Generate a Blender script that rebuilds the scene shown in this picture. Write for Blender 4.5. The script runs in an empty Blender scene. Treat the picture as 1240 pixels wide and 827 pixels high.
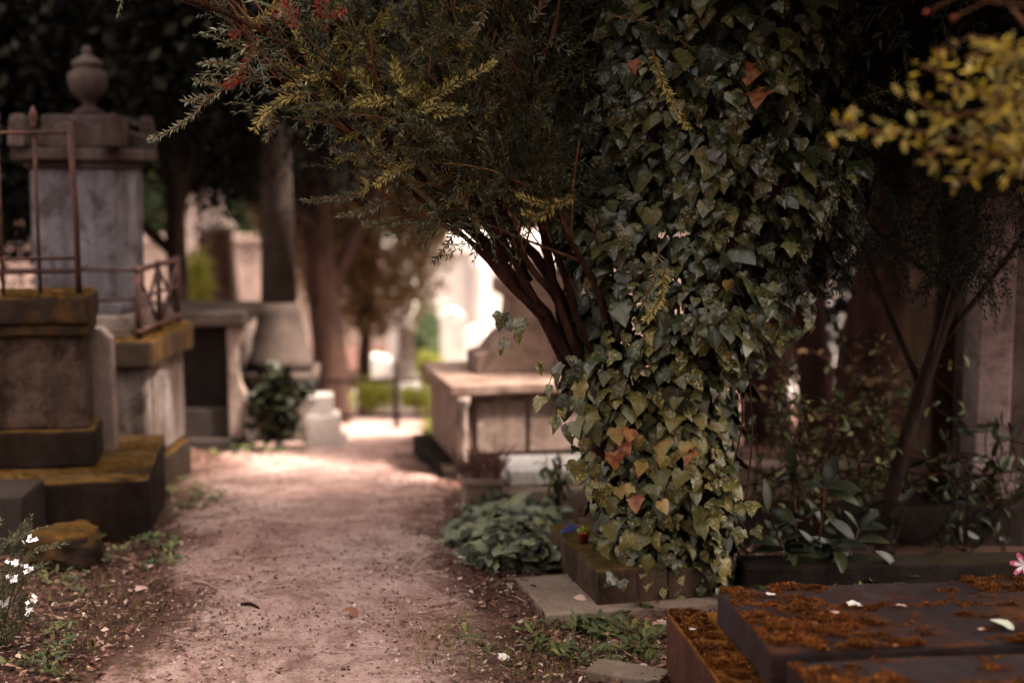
import bpy, bmesh, math, random
import numpy as np
from mathutils import Vector, Matrix, noise, Euler

random.seed(7)
RNG = np.random.default_rng(7)
SC = bpy.context.scene
COL = SC.collection
R = math.radians

# ------------------------------------------------------------------ camera
CAM_H = 1.45
FPX = 1722.0                       # focal length in photo pixels (50 mm, 1240 px wide)
HORIZON = 200.0                    # photo row of the horizon
PITCH = math.atan((413.5 - HORIZON) / FPX)
cam_d = bpy.data.cameras.new('camera')
cam = bpy.data.objects.new('camera', cam_d)
COL.objects.link(cam)
cam.location = (0, 0, CAM_H)
cam.rotation_euler = (math.pi / 2 - PITCH, 0, 0)
cam_d.lens = 50.0
cam_d.sensor_width = 36.0
cam_d.clip_start = 0.05
cam_d.clip_end = 500
cam_d.dof.use_dof = True
cam_d.dof.focus_distance = 4.25
cam_d.dof.aperture_fstop = 1.12
cam_d.dof.aperture_blades = 9
SC.camera = cam

# ------------------------------------------------------------------ sky, sun, exposure
SUN_AZ, SUN_EL = 106.0, 60.0       # compass from +Y towards +X: sun to the right, a little behind
world = bpy.data.worlds.new('World')
SC.world = world
world.use_nodes = True
wn = world.node_tree
sky = wn.nodes.new('ShaderNodeTexSky')
sky.sky_type = 'NISHITA'
sky.sun_disc = False
sky.sun_elevation = R(SUN_EL)
sky.sun_rotation = R(SUN_AZ)
sky.dust_density = 4.0
sky.air_density = 1.0
hs = wn.nodes.new('ShaderNodeHueSaturation')
hs.inputs['Saturation'].default_value = 0.25
wm = wn.nodes.new('ShaderNodeMix'); wm.data_type = 'RGBA'; wm.blend_type = 'MULTIPLY'
wm.inputs[0].default_value = 1.0
wm.inputs[7].default_value = (1.0, 0.85, 0.73, 1)
wn.links.new(sky.outputs[0], hs.inputs['Color'])
wn.links.new(hs.outputs[0], wm.inputs[6])
bg = wn.nodes['Background']
wn.links.new(wm.outputs[2], bg.inputs['Color'])
bg.inputs['Strength'].default_value = 0.15
sun_d = bpy.data.lights.new('sun', 'SUN')
sun_d.energy = 3.2
sun_d.angle = R(4.0)
sun_d.color = (1.0, 0.86, 0.74)
sun = bpy.data.objects.new('sun', sun_d)
COL.objects.link(sun)
SUNV = Vector((math.sin(R(SUN_AZ)) * math.cos(R(SUN_EL)), math.cos(R(SUN_AZ)) * math.cos(R(SUN_EL)), math.sin(R(SUN_EL))))
sun.rotation_euler = (-SUNV).to_track_quat('-Z', 'Y').to_euler()
sun.location = (6, -4, 9)
vs = SC.view_settings
vs.view_transform = 'Standard'
vs.look = 'None'
vs.exposure = 2.75
vs.gamma = 1.0
SC.cycles.use_denoising = True
SC.cycles.max_bounces = 6
SC.cycles.diffuse_bounces = 3
SC.cycles.glossy_bounces = 2
SC.cycles.transmission_bounces = 3
SC.cycles.sample_clamp_indirect = 4.0
SC.cycles.caustics_reflective = False
SC.cycles.caustics_refractive = False

# ------------------------------------------------------------------ photo pixel <-> world
def gz(y):
    """ground height: level near the camera, then falling away"""
    z = 0.0
    if y > 5.0:
        z -= 0.08 * (min(y, 8.5) - 5.0)
    if y > 8.5:
        z -= 0.14 * (min(y, 26) - 8.5)
    return z
CT, ST = math.cos(PITCH), math.sin(PITCH)
def ray(px, py):
    x = (px - 620.0) / FPX
    v = -(py - 413.5) / FPX
    return Vector((x, CT + v * ST, -ST + v * CT))
def P(px, py, Y):
    d = ray(px, py)
    return Vector((0, 0, CAM_H)) + d * (Y / d.y)
def G(px, py, dz=0.0):
    """where the ray through a photo pixel meets the ground (raised by dz)"""
    d = ray(px, py)
    y = 2.0
    while y < 60:
        p = Vector((0, 0, CAM_H)) + d * (y / d.y)
        if p.z <= gz(y) + dz:
            return p
        y += 0.01
    return p
def scl(Y):
    return FPX / Y                 # photo pixels per metre at a distance

# ------------------------------------------------------------------ object helpers
def tag(o, label=None, cat=None, group=None, kind=None):
    if label: o['label'] = label
    if cat: o['category'] = cat
    if group: o['group'] = group
    if kind: o['kind'] = kind
    return o
def thing(name, label, cat, loc=(0, 0, 0), rz=0.0, group=None):
    o = bpy.data.objects.new(name, None)
    o.empty_display_size = 0.1
    COL.objects.link(o)
    o.location = loc
    o.rotation_euler = (0, 0, R(rz))
    return tag(o, label, cat, group)
def link(name, me, mat=None, parent=None, loc=None, rot=None):
    o = bpy.data.objects.new(name, me)
    COL.objects.link(o)
    if mat is not None and len(me.materials) == 0:
        me.materials.append(mat)
    if parent is not None:
        o.parent = parent
    if loc is not None: o.location = loc
    if rot is not None: o.rotation_euler = rot
    return o
def bm_mesh(name, bm, smooth=False):
    me = bpy.data.meshes.new(name)
    bm.normal_update()
    bm.to_mesh(me); bm.free()
    if smooth:
        me.polygons.foreach_set('use_smooth', [True] * len(me.polygons))
    return me
def np_mesh(name, V, F, UV=None, smooth=False):
    V = np.asarray(V, dtype=np.float32); F = np.asarray(F, dtype=np.int32)
    me = bpy.data.meshes.new(name)
    me.vertices.add(len(V)); me.vertices.foreach_set('co', V.ravel())
    k = F.shape[1]
    me.loops.add(F.size); me.loops.foreach_set('vertex_index', F.ravel())
    me.polygons.add(len(F))
    me.polygons.foreach_set('loop_start', np.arange(0, F.size, k, dtype=np.int32))
    me.polygons.foreach_set('loop_total', np.full(len(F), k, dtype=np.int32))
    if smooth:
        me.polygons.foreach_set('use_smooth', np.ones(len(F), dtype=bool))
    if UV is not None:
        lay = me.uv_layers.new(name='UVMap')
        lay.data.foreach_set('uv', np.asarray(UV, dtype=np.float32)[F.ravel()].ravel())
    me.update(calc_edges=True)
    me.validate()
    return me
def scatter(name, tmpl, mats, smooth=False):
    """join copies of templates (V, F[, UV]) placed by 4x4 matrices into one mesh"""
    Vs, Fs, Us, off = [], [], [], 0
    n = len(tmpl)
    mats = np.asarray(mats, dtype=np.float64)
    which = RNG.integers(0, n, len(mats))
    for i, t in enumerate(tmpl):
        M = mats[which == i]
        if len(M) == 0: continue
        V, F = t[0], t[1]
        W = np.einsum('nij,vj->nvi', M[:, :3, :3], V) + M[:, None, :3, 3]
        Vs.append(W.reshape(-1, 3))
        FF = F[None] + (np.arange(len(M)) * len(V))[:, None, None] + off
        Fs.append(FF.reshape(-1, F.shape[1]))
        if len(t) > 2:
            Us.append(np.tile(t[2], (len(M), 1)))
        off += len(M) * len(V)
    return np_mesh(name, np.concatenate(Vs), np.concatenate(Fs), np.concatenate(Us) if Us else None, smooth)
def frame(pos, ydir, ndir, s=1.0):
    """matrix whose +Y runs along ydir, +Z roughly ndir"""
    y = Vector(ydir).normalized(); n = Vector(ndir)
    x = y.cross(n)
    if x.length < 1e-5: x = y.cross(Vector((0.31, 0.2, 0.93)))
    x.normalize(); z = x.cross(y)
    sx = sy = sz = s
    return Matrix(((x.x * sx, y.x * sy, z.x * sz, pos[0]), (x.y * sx, y.y * sy, z.y * sz, pos[1]), (x.z * sx, y.z * sy, z.z * sz, pos[2]), (0, 0, 0, 1)))
def rdir(up=0.0):
    v = Vector((random.gauss(0, 1), random.gauss(0, 1), random.gauss(0, 1))).normalized()
    v.z += up
    return v.normalized()
def tube_data(pts, rad, sides=7, jit=0.0):
    pts = [Vector(p) for p in pts]
    V, F = [], []
    n = len(pts)
    ref = Vector((0.13, 0.21, 1)).normalized()
    for i, p in enumerate(pts):
        t = (pts[min(i + 1, n - 1)] - pts[max(i - 1, 0)]).normalized()
        a = t.cross(ref)
        if a.length < 0.1: a = t.cross(Vector((1, 0.2, 0)))
        a.normalize(); b = t.cross(a)
        r = rad[i] if hasattr(rad, '__len__') else rad
        for k in range(sides):
            an = 2 * math.pi * k / sides
            rr = r * (1 + random.uniform(-jit, jit))
            V.append(p + a * (math.cos(an) * rr) + b * (math.sin(an) * rr))
    for i in range(n - 1):
        for k in range(sides):
            k2 = (k + 1) % sides
            F.append((i * sides + k, i * sides + k2, (i + 1) * sides + k2))
            F.append((i * sides + k, (i + 1) * sides + k2, (i + 1) * sides + k))
    for base, flip in ((0, True), ((n - 1) * sides, False)):
        for k in range(1, sides - 1):
            f = (base, base + k, base + k + 1)
            F.append(f[::-1] if flip else f)
    return np.array([tuple(v) for v in V]), np.array(F)
def join(datas):
    V, F, off = [], [], 0
    for v, f in datas:
        V.append(v); F.append(np.asarray(f) + off); off += len(v)
    return np.concatenate(V), np.concatenate(F)
def spline(pts, n):
    """Catmull-Rom through points"""
    pts = [Vector(p) for p in pts]
    out = []
    m = len(pts) - 1
    for i in range(n + 1):
        t = i / n * m
        k = min(int(t), m - 1); u = t - k
        p0, p1, p2, p3 = pts[max(k - 1, 0)], pts[k], pts[k + 1], pts[min(k + 2, m)]
        out.append(0.5 * ((2 * p1) + (p2 - p0) * u + (2 * p0 - 5 * p1 + 4 * p2 - p3) * u * u + (3 * p1 - p0 - 3 * p2 + p3) * u ** 3))
    return out

# ------------------------------------------------------------------ stone-cutting helpers
def stone(parent, name, x0, x1, y0, y1, z0, z1, mat, bev=0.008, rough=0.004, cut=0.09, taper=0.0, label=None):
    """a worn, bevelled stone block in its thing's own axes"""
    bm = bmesh.new()
    bmesh.ops.create_cube(bm, size=1.0)
    sx, sy, sz = x1 - x0, y1 - y0, z1 - z0
    for v in bm.verts:
        k = 1 - taper * (v.co.z + 0.5)
        v.co = Vector((v.co.x * sx * k, v.co.y * sy * k, v.co.z * sz))
    for ax, s in ((0, sx), (1, sy), (2, sz)):
        n = max(1, min(14, int(s / cut)))
        d = [0, 0, 0]; d[ax] = 1
        for i in range(1, n):
            co = [0, 0, 0]; co[ax] = -s / 2 + s * i / n
            bmesh.ops.bisect_plane(bm, geom=bm.verts[:] + bm.edges[:] + bm.faces[:], plane_co=co, plane_no=d)
    edges = [e for e in bm.edges if len(e.link_faces) == 2 and e.calc_face_angle(0) > 0.6]
    if bev > 0:
        bmesh.ops.bevel(bm, geom=edges, offset=min(bev, 0.3 * min(sx, sy, sz)), segments=2, profile=0.6, affect='EDGES')
    off = Vector((random.uniform(0, 50), random.uniform(0, 50), random.uniform(0, 50)))
    for v in bm.verts:
        n1 = noise.noise_vector(v.co * 4.0 + off)
        n2 = noise.noise_vector(v.co * 16.0 + off)
        v.co += n1 * rough + n2 * rough * 0.5
    me = bm_mesh(name, bm)
    o = link(name, me, mat, parent, ((x0 + x1) / 2, (y0 + y1) / 2, (z0 + z1) / 2))
    if label: o['label'] = label
    return o
def lathe(parent, name, prof, mat, loc=(0, 0, 0), sides=28, square=False):
    V, F = [], []
    n = 4 if square else sides
    for r, z in prof:
        for k in range(n):
            a = 2 * math.pi * k / n + (math.pi / 4 if square else 0)
            q = r * (math.sqrt(2) if square else 1)
            V.append((q * math.cos(a), q * math.sin(a), z))
    for i in range(len(prof) - 1):
        for k in range(n):
            k2 = (k + 1) % n
            F.append((i * n + k, i * n + k2, (i + 1) * n + k2)); F.append((i * n + k, (i + 1) * n + k2, (i + 1) * n + k))
    for b, fl in ((0, True), ((len(prof) - 1) * n, False)):
        for k in range(1, n - 1):
            f = (b, b + k, b + k + 1); F.append(f[::-1] if fl else f)
    me = np_mesh(name, V, F, smooth=not square)
    return link(name, me, mat, parent, loc)
def prism(parent, name, outline, y0, y1, mat, loc=(0, 0, 0), bev=0.006):
    """outline in x/z, extruded from y0 to y1"""
    bm = bmesh.new()
    f = bm.faces.new([bm.verts.new((x, y0, z)) for x, z in outline])
    r = bmesh.ops.extrude_face_region(bm, geom=[f])
    bmesh.ops.translate(bm, vec=(0, y1 - y0, 0), verts=[v for v in r['geom'] if isinstance(v, bmesh.types.BMVert)])
    bmesh.ops.recalc_face_normals(bm, faces=bm.faces)
    bmesh.ops.bevel(bm, geom=[e for e in bm.edges if e.calc_face_angle(0) > 0.9], offset=bev, segments=2, affect='EDGES')
    return link(name, bm_mesh(name, bm), mat, parent, loc)
def rod(parent, name, pts, r, mat, sides=6):
    V, F = tube_data(pts, r, sides)
    return link(name, np_mesh(name, V, F, smooth=True), mat, parent)

# ------------------------------------------------------------------ materials
class NT:
    def __init__(s, name):
        s.m = bpy.data.materials.new(name); s.m.use_nodes = True
        s.t = s.m.node_tree; s.b = s.t.nodes['Principled BSDF']; s.out = s.t.nodes['Material Output']
    def n(s, typ, **kw):
        o = s.t.nodes.new(typ)
        for k, v in kw.items(): setattr(o, k, v)
        return o
    def l(s, a, b): s.t.links.new(a, b)
    def noise(s, scale, vec=None, detail=5, rough=0.6, dist=0.0):
        o = s.n('ShaderNodeTexNoise'); o.inputs['Scale'].default_value = scale; o.inputs['Detail'].default_value = detail
        o.inputs['Roughness'].default_value = rough; o.inputs['Distortion'].default_value = dist
        if vec is not None: s.l(vec, o.inputs['Vector'])
        return o.outputs['Fac']
    def ramp(s, fac, stops):
        o = s.n('ShaderNodeValToRGB'); e = o.color_ramp.elements
        while len(e) < len(stops): e.new(0.5)
        for i, (p, c) in enumerate(stops):
            e[i].position = p; e[i].color = (c, c, c, 1) if not hasattr(c, '__len__') else (*c, 1)
        s.l(fac, o.inputs[0]); return o.outputs[0]
    def mix(s, fac, a, b, mode='MIX'):
        o = s.n('ShaderNodeMix', data_type='RGBA', blend_type=mode)
        for i, v in ((0, fac), (6, a), (7, b)):
            if isinstance(v, (int, float)): o.inputs[i].default_value = v
            elif hasattr(v, '__len__'): o.inputs[i].default_value = (*v, 1)
            else: s.l(v, o.inputs[i])
        return o.outputs[2]
    def math(s, op, a, b=None, c=None):
        o = s.n('ShaderNodeMath', operation=op)
        for i, v in enumerate((a, b, c)):
            if v is None: continue
            if isinstance(v, (int, float)): o.inputs[i].default_value = v
            else: s.l(v, o.inputs[i])
        return o.outputs[0]
    def coord(s, scale=(1, 1, 1), which='Object', rnd=True):
        tc = s.n('ShaderNodeTexCoord'); mp = s.n('ShaderNodeMapping')
        s.l(tc.outputs[which], mp.inputs[0]); mp.inputs['Scale'].default_value = scale
        if rnd and which == 'Object':
            oi = s.n('ShaderNodeObjectInfo'); mu = s.math('MULTIPLY', oi.outputs['Random'], 37.0)
            cb = s.n('ShaderNodeCombineXYZ'); s.l(mu, cb.inputs[0]); s.l(mu, cb.inputs[1]); s.l(mu, cb.inputs[2])
            s.l(cb.outputs[0], mp.inputs['Location'])
        return mp.outputs[0]
    def bump(s, h, strength=0.5, dist=0.01):
        o = s.n('ShaderNodeBump'); o.inputs['Strength'].default_value = strength; o.inputs['Distance'].default_value = dist
        s.l(h, o.inputs['Height']); s.l(o.outputs[0], s.b.inputs['Normal'])
    def done(s, col, rough=0.85, spec=0.3):
        if hasattr(col, '__len__'): s.b.inputs['Base Color'].default_value = (*col, 1)
        else: s.l(col, s.b.inputs['Base Color'])
        if isinstance(rough, (int, float)): s.b.inputs['Roughness'].default_value = rough
        else: s.l(rough, s.b.inputs['Roughness'])
        s.b.inputs['Specular IOR Level'].default_value = spec
        return s.m

def m_stone(name, c1, c2, stain=(0.03, 0.022, 0.018), stain_amt=0.5, moss=(0.10, 0.055, 0.012), moss_amt=0.0, moss2=(0.05, 0.045, 0.012), side_moss=0.0):
    k = NT(name)
    co = k.coord()
    big = k.noise(3.0, co, 6); fine = k.noise(38.0, co, 6, 0.7)
    col = k.mix(k.ramp(big, [(0.35, 0.0), (0.65, 1.0)]), c1, c2)
    col = k.mix(k.ramp(fine, [(0.4, 0.0), (0.7, 0.45)]), col, tuple(0.55 * v for v in c1))
    streak = k.noise(7.0, k.coord((1, 1, 0.12)), 5, 0.65)
    st = k.math('MULTIPLY', k.ramp(streak, [(0.46, 0.0), (0.68, 1.0)]), stain_amt)
    col = k.mix(st, col, stain)
    blot = k.noise(5.5, co, 8, 0.72, 0.6)
    col = k.mix(k.ramp(blot, [(0.50, 0.0), (0.62, min(0.85, 0.25 + 0.6 * stain_amt))]), col, stain)
    grain = k.noise(150.0, co, 3, 0.6)
    col = k.mix(0.5, col, k.ramp(grain, [(0.3, 0.45), (0.7, 1.5)]), 'MULTIPLY')
    spots = k.noise(11.0, co, 4)
    col = k.mix(k.ramp(spots, [(0.60, 0.0), (0.72, 0.4)]), col, tuple(min(0.7, v * 1.4) for v in c2))
    if moss_amt > 0 or side_moss > 0:
        g = k.n('ShaderNodeNewGeometry'); sp = k.n('ShaderNodeSeparateXYZ'); k.l(g.outputs['Normal'], sp.inputs[0])
        up = k.ramp(sp.outputs['Z'], [(0.25, 0.0), (0.75, 1.0)])
        mn = k.noise(5.0, co, 7, 0.7)
        m1 = k.math('MULTIPLY', up, k.ramp(mn, [(max(0.0, 0.62 - 0.5 * moss_amt), 0.0), (max(0.05, 0.72 - 0.5 * moss_amt), 1.0)]))
        m2 = k.ramp(k.noise(4.0, k.coord((1, 1, 0.5)), 7, 0.72), [(0.74 - 0.4 * side_moss, 0.0), (0.86 - 0.4 * side_moss, side_moss)])
        mf = k.math('MAXIMUM', m1, m2)
        mc = k.mix(k.ramp(k.noise(14.0, co, 4), [(0.35, 0.0), (0.65, 1.0)]), moss, moss2)
        col = k.mix(mf, col, mc)
        k.bump(k.math('ADD', fine, k.math('MULTIPLY', mf, k.noise(90.0, co, 3))), 0.6, 0.012)
    else:
        k.bump(fine, 0.5, 0.006)
    return k.done(col, 0.92, 0.1)

M = {}
M['tomb_dark'] = m_stone('weathered_stone', (0.036, 0.022, 0.016), (0.105, 0.070, 0.054), stain=(0.012, 0.0065, 0.004), stain_amt=0.9, moss=(0.18, 0.075, 0.012), moss2=(0.05, 0.032, 0.008), moss_amt=0.75, side_moss=0.35)
M['tomb_black'] = m_stone('blackened_stone', (0.010, 0.0055, 0.0035), (0.028, 0.015, 0.009), moss=(0.14, 0.072, 0.020), moss2=(0.045, 0.028, 0.009), moss_amt=0.45, side_moss=0.15)
M['cap_moss'] = m_stone('mossy_stone', (0.02, 0.012, 0.009), (0.05, 0.032, 0.022), moss=(0.12, 0.055, 0.010), moss2=(0.035, 0.024, 0.007), moss_amt=0.8, side_moss=0.7)
M['pale_pink'] = m_stone('pale_stone', (0.22, 0.165, 0.145), (0.30, 0.235, 0.21), stain_amt=0.35)
M['stained'] = m_stone('stained_render', (0.32, 0.275, 0.26), (0.17, 0.125, 0.11), stain=(0.035, 0.016, 0.007), stain_amt=0.85, side_moss=0.15)
M['lilac'] = m_stone('grey_lilac_stone', (0.19, 0.17, 0.19), (0.095, 0.082, 0.09), stain=(0.028, 0.018, 0.016), stain_amt=0.7)
M['cornice'] = m_stone('grimy_stone', (0.085, 0.064, 0.058), (0.035, 0.020, 0.016), stain=(0.016, 0.006, 0.004), stain_amt=0.9)
M['obelisk'] = m_stone('brown_grey_stone', (0.045, 0.032, 0.027), (0.09, 0.066, 0.056), stain_amt=0.5)
M['brownstone'] = m_stone('brown_stone', (0.19, 0.125, 0.098), (0.27, 0.19, 0.155), stain=(0.06, 0.033, 0.023), stain_amt=0.5)
M['darkstone'] = m_stone('dark_grey_stone', (0.026, 0.019, 0.017), (0.055, 0.042, 0.037), stain_amt=0.5)
M['warmstone'] = m_stone('warm_grey_stone', (0.22, 0.155, 0.13), (0.31, 0.235, 0.20), stain=(0.06, 0.038, 0.03), stain_amt=0.5, moss_amt=0.15)
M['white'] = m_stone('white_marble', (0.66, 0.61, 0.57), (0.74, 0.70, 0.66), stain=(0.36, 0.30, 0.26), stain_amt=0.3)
M['paving'] = m_stone('pale_paving', (0.21, 0.165, 0.13), (0.155, 0.115, 0.09), stain=(0.12, 0.08, 0.06), stain_amt=0.6)
M['kerb'] = m_stone('kerb_stone', (0.060, 0.033, 0.024), (0.105, 0.064, 0.048), stain=(0.012, 0.007, 0.005), stain_amt=0.8, moss=(0.085, 0.050, 0.010), moss2=(0.035, 0.028, 0.007), moss_amt=0.45, side_moss=0.6)  # stain deepened to stand in for the ivy's shade on the kerb front
M['slate'] = m_stone('slab_stone', (0.014, 0.010, 0.011), (0.042, 0.031, 0.032), stain=(0.030, 0.010, 0.006), stain_amt=0.6, moss=(0.09, 0.026, 0.007), moss2=(0.035, 0.014, 0.006), moss_amt=0.22, side_moss=0.3)
M['slate_red'] = m_stone('slab_base_stone', (0.045, 0.015, 0.009), (0.080, 0.034, 0.022), stain=(0.03, 0.014, 0.01), stain_amt=0.6, moss=(0.20, 0.075, 0.010), moss2=(0.09, 0.034, 0.008), moss_amt=0.6, side_moss=0.4)
M['shadow_stone'] = m_stone('shaded_stone', (0.012, 0.009, 0.008), (0.024, 0.017, 0.014), stain_amt=0.5, moss=(0.022, 0.014, 0.005), moss2=(0.014, 0.011, 0.004), moss_amt=0.4, side_moss=0.2)  # dark stone; shade of recess, footings and right-hand kerbs is in its colour
M['column'] = m_stone('pink_grey_stone', (0.14, 0.098, 0.092), (0.21, 0.155, 0.148), stain=(0.05, 0.03, 0.027), stain_amt=0.6)

def m_bark(name, c1, c2, sc=1.0):
    k = NT(name)
    a = k.noise(22.0 * sc, k.coord((1, 1, 0.16)), 6, 0.7, 0.4); b = k.noise(60.0 * sc, k.coord(), 4)
    col = k.mix(k.ramp(a, [(0.36, 0.0), (0.64, 1.0)]), c1, c2)
    k.bump(k.math('ADD', a, k.math('MULTIPLY', b, 0.4)), 0.9, 0.02)
    return k.done(col, 0.92, 0.08)
M['bark'] = m_bark('yew_bark', (0.010, 0.0045, 0.003), (0.052, 0.021, 0.013))
M['bark_dark'] = m_bark('dark_bark', (0.008, 0.005, 0.004), (0.030, 0.016, 0.012))
M['bark_brown'] = m_bark('brown_bark', (0.032, 0.017, 0.013), (0.075, 0.042, 0.032), 0.6)
M['bark_red'] = m_bark('red_brown_bark', (0.010, 0.0045, 0.0035), (0.040, 0.016, 0.012), 0.6)
M['twig'] = m_bark('twig_bark', (0.09, 0.045, 0.024), (0.20, 0.10, 0.05))
M['stem'] = NT('ivy_stem').done((0.036, 0.014, 0.009), 0.8, 0.1)
M['dry'] = m_bark('dry_wood', (0.20, 0.12, 0.09), (0.36, 0.23, 0.18))

def m_rust():
    k = NT('rusty_iron')
    co = k.coord(); a = k.noise(25.0, co, 6, 0.7)
    col = k.mix(k.ramp(a, [(0.4, 0.0), (0.62, 1.0)]), (0.018, 0.006, 0.005), (0.062, 0.017, 0.009))
    k.bump(a, 0.6, 0.003)
    k.b.inputs['Metallic'].default_value = 0.1
    return k.done(col, 0.75, 0.35)
M['rust'] = m_rust()

def m_leaf(name, stops, rough=0.42, spec=0.4, vein=0.0, speck=0.0, trans=0.0, speck_col=(0.35, 0.26, 0.07), noise_amt=0.35, nscale=2.2):
    k = NT(name)
    oi = k.n('ShaderNodeObjectInfo'); g = k.n('ShaderNodeNewGeometry')
    r = k.math('FRACT', k.math('ADD', k.math('MULTIPLY', oi.outputs['Random'], 7.31), k.math('MULTIPLY', g.outputs['Random Per Island'], 5.77)))
    col = k.ramp(r, stops)
    gn = k.n('ShaderNodeTexCoord')
    nz = k.noise(nscale, g.outputs['Position'], 3)
    col = k.mix(noise_amt, col, k.ramp(nz, [(0.3, 0.25), (0.7, 1.35)]), 'MULTIPLY')
    if vein > 0:
        uvn = k.n('ShaderNodeUVMap'); sp = k.n('ShaderNodeSeparateXYZ'); k.l(uvn.outputs[0], sp.inputs[0])
        x = k.math('SUBTRACT', sp.outputs['X'], 0.5); y = k.math('SUBTRACT', sp.outputs['Y'], 0.08)
        an = k.math('ARCTAN2', x, y)
        rr = k.math('SQRT', k.math('ADD', k.math('MULTIPLY', x, x), k.math('MULTIPLY', y, y)))
        pp = k.math('PINGPONG', k.math('ADD', an, 0.82 * 8), 0.41)
        d = k.math('MULTIPLY', pp, rr)
        vm = k.ramp(d, [(0.006, vein), (0.022, 0.0)])
        col = k.mix(vm, col, (0.20, 0.21, 0.12))
        k.bump(d, 0.25, 0.02)
    if speck > 0:
        sn = k.noise(130.0, g.outputs['Position'], 3)
        lf = k.ramp(k.math('FRACT', k.math('MULTIPLY', r, 13.0)), [(0.45, 0.0), (0.75, 1.0)])
        col = k.mix(k.math('MULTIPLY', k.ramp(sn, [(0.53, 0.0), (0.62, speck)]), lf), col, speck_col)
    k.done(col, rough, spec)
    if trans > 0:
        tr = k.n('ShaderNodeBsdfTranslucent'); k.l(col, tr.inputs[0])
        mx = k.n('ShaderNodeMixShader'); mx.inputs[0].default_value = trans
        k.l(k.b.outputs[0], mx.inputs[1]); k.l(tr.outputs[0], mx.inputs[2]); k.l(mx.outputs[0], k.out.inputs[0])
    return k.m
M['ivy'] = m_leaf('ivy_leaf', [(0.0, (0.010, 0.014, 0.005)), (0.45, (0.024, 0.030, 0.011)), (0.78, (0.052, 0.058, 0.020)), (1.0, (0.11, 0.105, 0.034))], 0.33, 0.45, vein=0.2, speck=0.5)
M['ivy_low'] = m_leaf('ivy_leaf_olive', [(0.0, (0.020, 0.023, 0.007)), (0.5, (0.060, 0.060, 0.016)), (1.0, (0.16, 0.13, 0.035))], 0.40, 0.35, vein=0.25, speck=0.9)
def m_turning(name, stops):
    k = NT(name)
    g = k.n('ShaderNodeNewGeometry')
    a = k.noise(42.0, g.outputs['Position'], 4, 0.65); b = k.noise(140.0, g.outputs['Position'], 3)
    col = k.ramp(a, stops)
    col = k.mix(k.ramp(b, [(0.55, 0.0), (0.66, 0.6)]), col, (0.13, 0.11, 0.035))
    return k.done(col, 0.5, 0.3)
M['ivy_yellow'] = m_turning('ivy_leaf_yellow', [(0.30, (0.075, 0.075, 0.024)), (0.46, (0.20, 0.155, 0.045)), (0.60, (0.26, 0.15, 0.040)), (0.72, (0.22, 0.060, 0.022))])
M['ivy_red'] = m_turning('ivy_leaf_red', [(0.28, (0.15, 0.11, 0.03)), (0.42, (0.22, 0.095, 0.026)), (0.56, (0.16, 0.032, 0.016)), (0.72, (0.075, 0.014, 0.012))])
M['ivy_dark'] = m_leaf('ivy_leaf_dark', [(0.0, (0.005, 0.0065, 0.003)), (1.0, (0.020, 0.022, 0.008))], 0.5, 0.2, vein=0.3)  # darker ivy copy; shade among the inner leaves is put into its colour
M['ivy_ground'] = m_leaf('ground_ivy_leaf', [(0.0, (0.062, 0.078, 0.042)), (0.6, (0.115, 0.13, 0.072)), (1.0, (0.18, 0.175, 0.08))], 0.42, 0.4, vein=0.3)
M['yew'] = m_leaf('yew_needles', [(0.0, (0.022, 0.028, 0.014)), (0.5, (0.052, 0.058, 0.028)), (0.88, (0.10, 0.10, 0.042)), (1.0, (0.22, 0.15, 0.05))], 0.45, 0.35, trans=0.25, noise_amt=0.7)
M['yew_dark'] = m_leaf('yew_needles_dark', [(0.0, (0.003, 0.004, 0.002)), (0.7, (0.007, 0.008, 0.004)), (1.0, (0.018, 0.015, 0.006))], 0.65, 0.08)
M['yew_yellow'] = m_leaf('yew_needles_yellow', [(0.0, (0.25, 0.235, 0.07)), (0.6, (0.48, 0.44, 0.16)), (1.0, (0.52, 0.38, 0.10))], 0.5, 0.3, trans=0.35, noise_amt=0.1)  # yellow tips, lightened further so they look sunlit
M['yew_young'] = m_leaf('yew_needles_young', [(0.0, (0.07, 0.07, 0.02)), (0.5, (0.20, 0.175, 0.04)), (1.0, (0.42, 0.33, 0.06))], 0.5, 0.3, trans=0.3, noise_amt=0.5)
M['yew_grey'] = m_leaf('yew_needles_silver', [(0.0, (0.09, 0.095, 0.06)), (1.0, (0.20, 0.20, 0.12))], 0.5, 0.4, trans=0.2, noise_amt=0.1)
M['yew_red'] = m_leaf('yew_needles_red', [(0.0, (0.22, 0.018, 0.014)), (1.0, (0.34, 0.055, 0.035))], 0.5, 0.3, trans=0.2, noise_amt=0.1)
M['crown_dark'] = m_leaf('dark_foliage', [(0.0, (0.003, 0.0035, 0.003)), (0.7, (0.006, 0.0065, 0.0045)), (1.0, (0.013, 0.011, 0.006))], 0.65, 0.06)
M['crown_brown'] = m_leaf('brown_olive_foliage', [(0.0, (0.16, 0.11, 0.055)), (0.6, (0.30, 0.21, 0.10)), (1.0, (0.42, 0.25, 0.13))], 0.6, 0.2, trans=0.35)
M['crown_green'] = m_leaf('green_foliage', [(0.0, (0.03, 0.048, 0.02)), (1.0, (0.085, 0.11, 0.04))], 0.55, 0.25, trans=0.15)
M['crown_lime'] = m_leaf('lime_foliage', [(0.0, (0.22, 0.25, 0.03)), (1.0, (0.46, 0.44, 0.08))], 0.55, 0.25, trans=0.3)
M['gold_leaf'] = m_leaf('golden_leaf', [(0.0, (0.22, 0.15, 0.010)), (0.5, (0.40, 0.28, 0.018)), (0.75, (0.05, 0.050, 0.010)), (1.0, (0.46, 0.38, 0.09))], 0.45, 0.35, trans=0.25)
M['laurel'] = m_leaf('laurel_leaf', [(0.0, (0.013, 0.019, 0.012)), (1.0, (0.034, 0.040, 0.017))], 0.40, 0.3)
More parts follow.
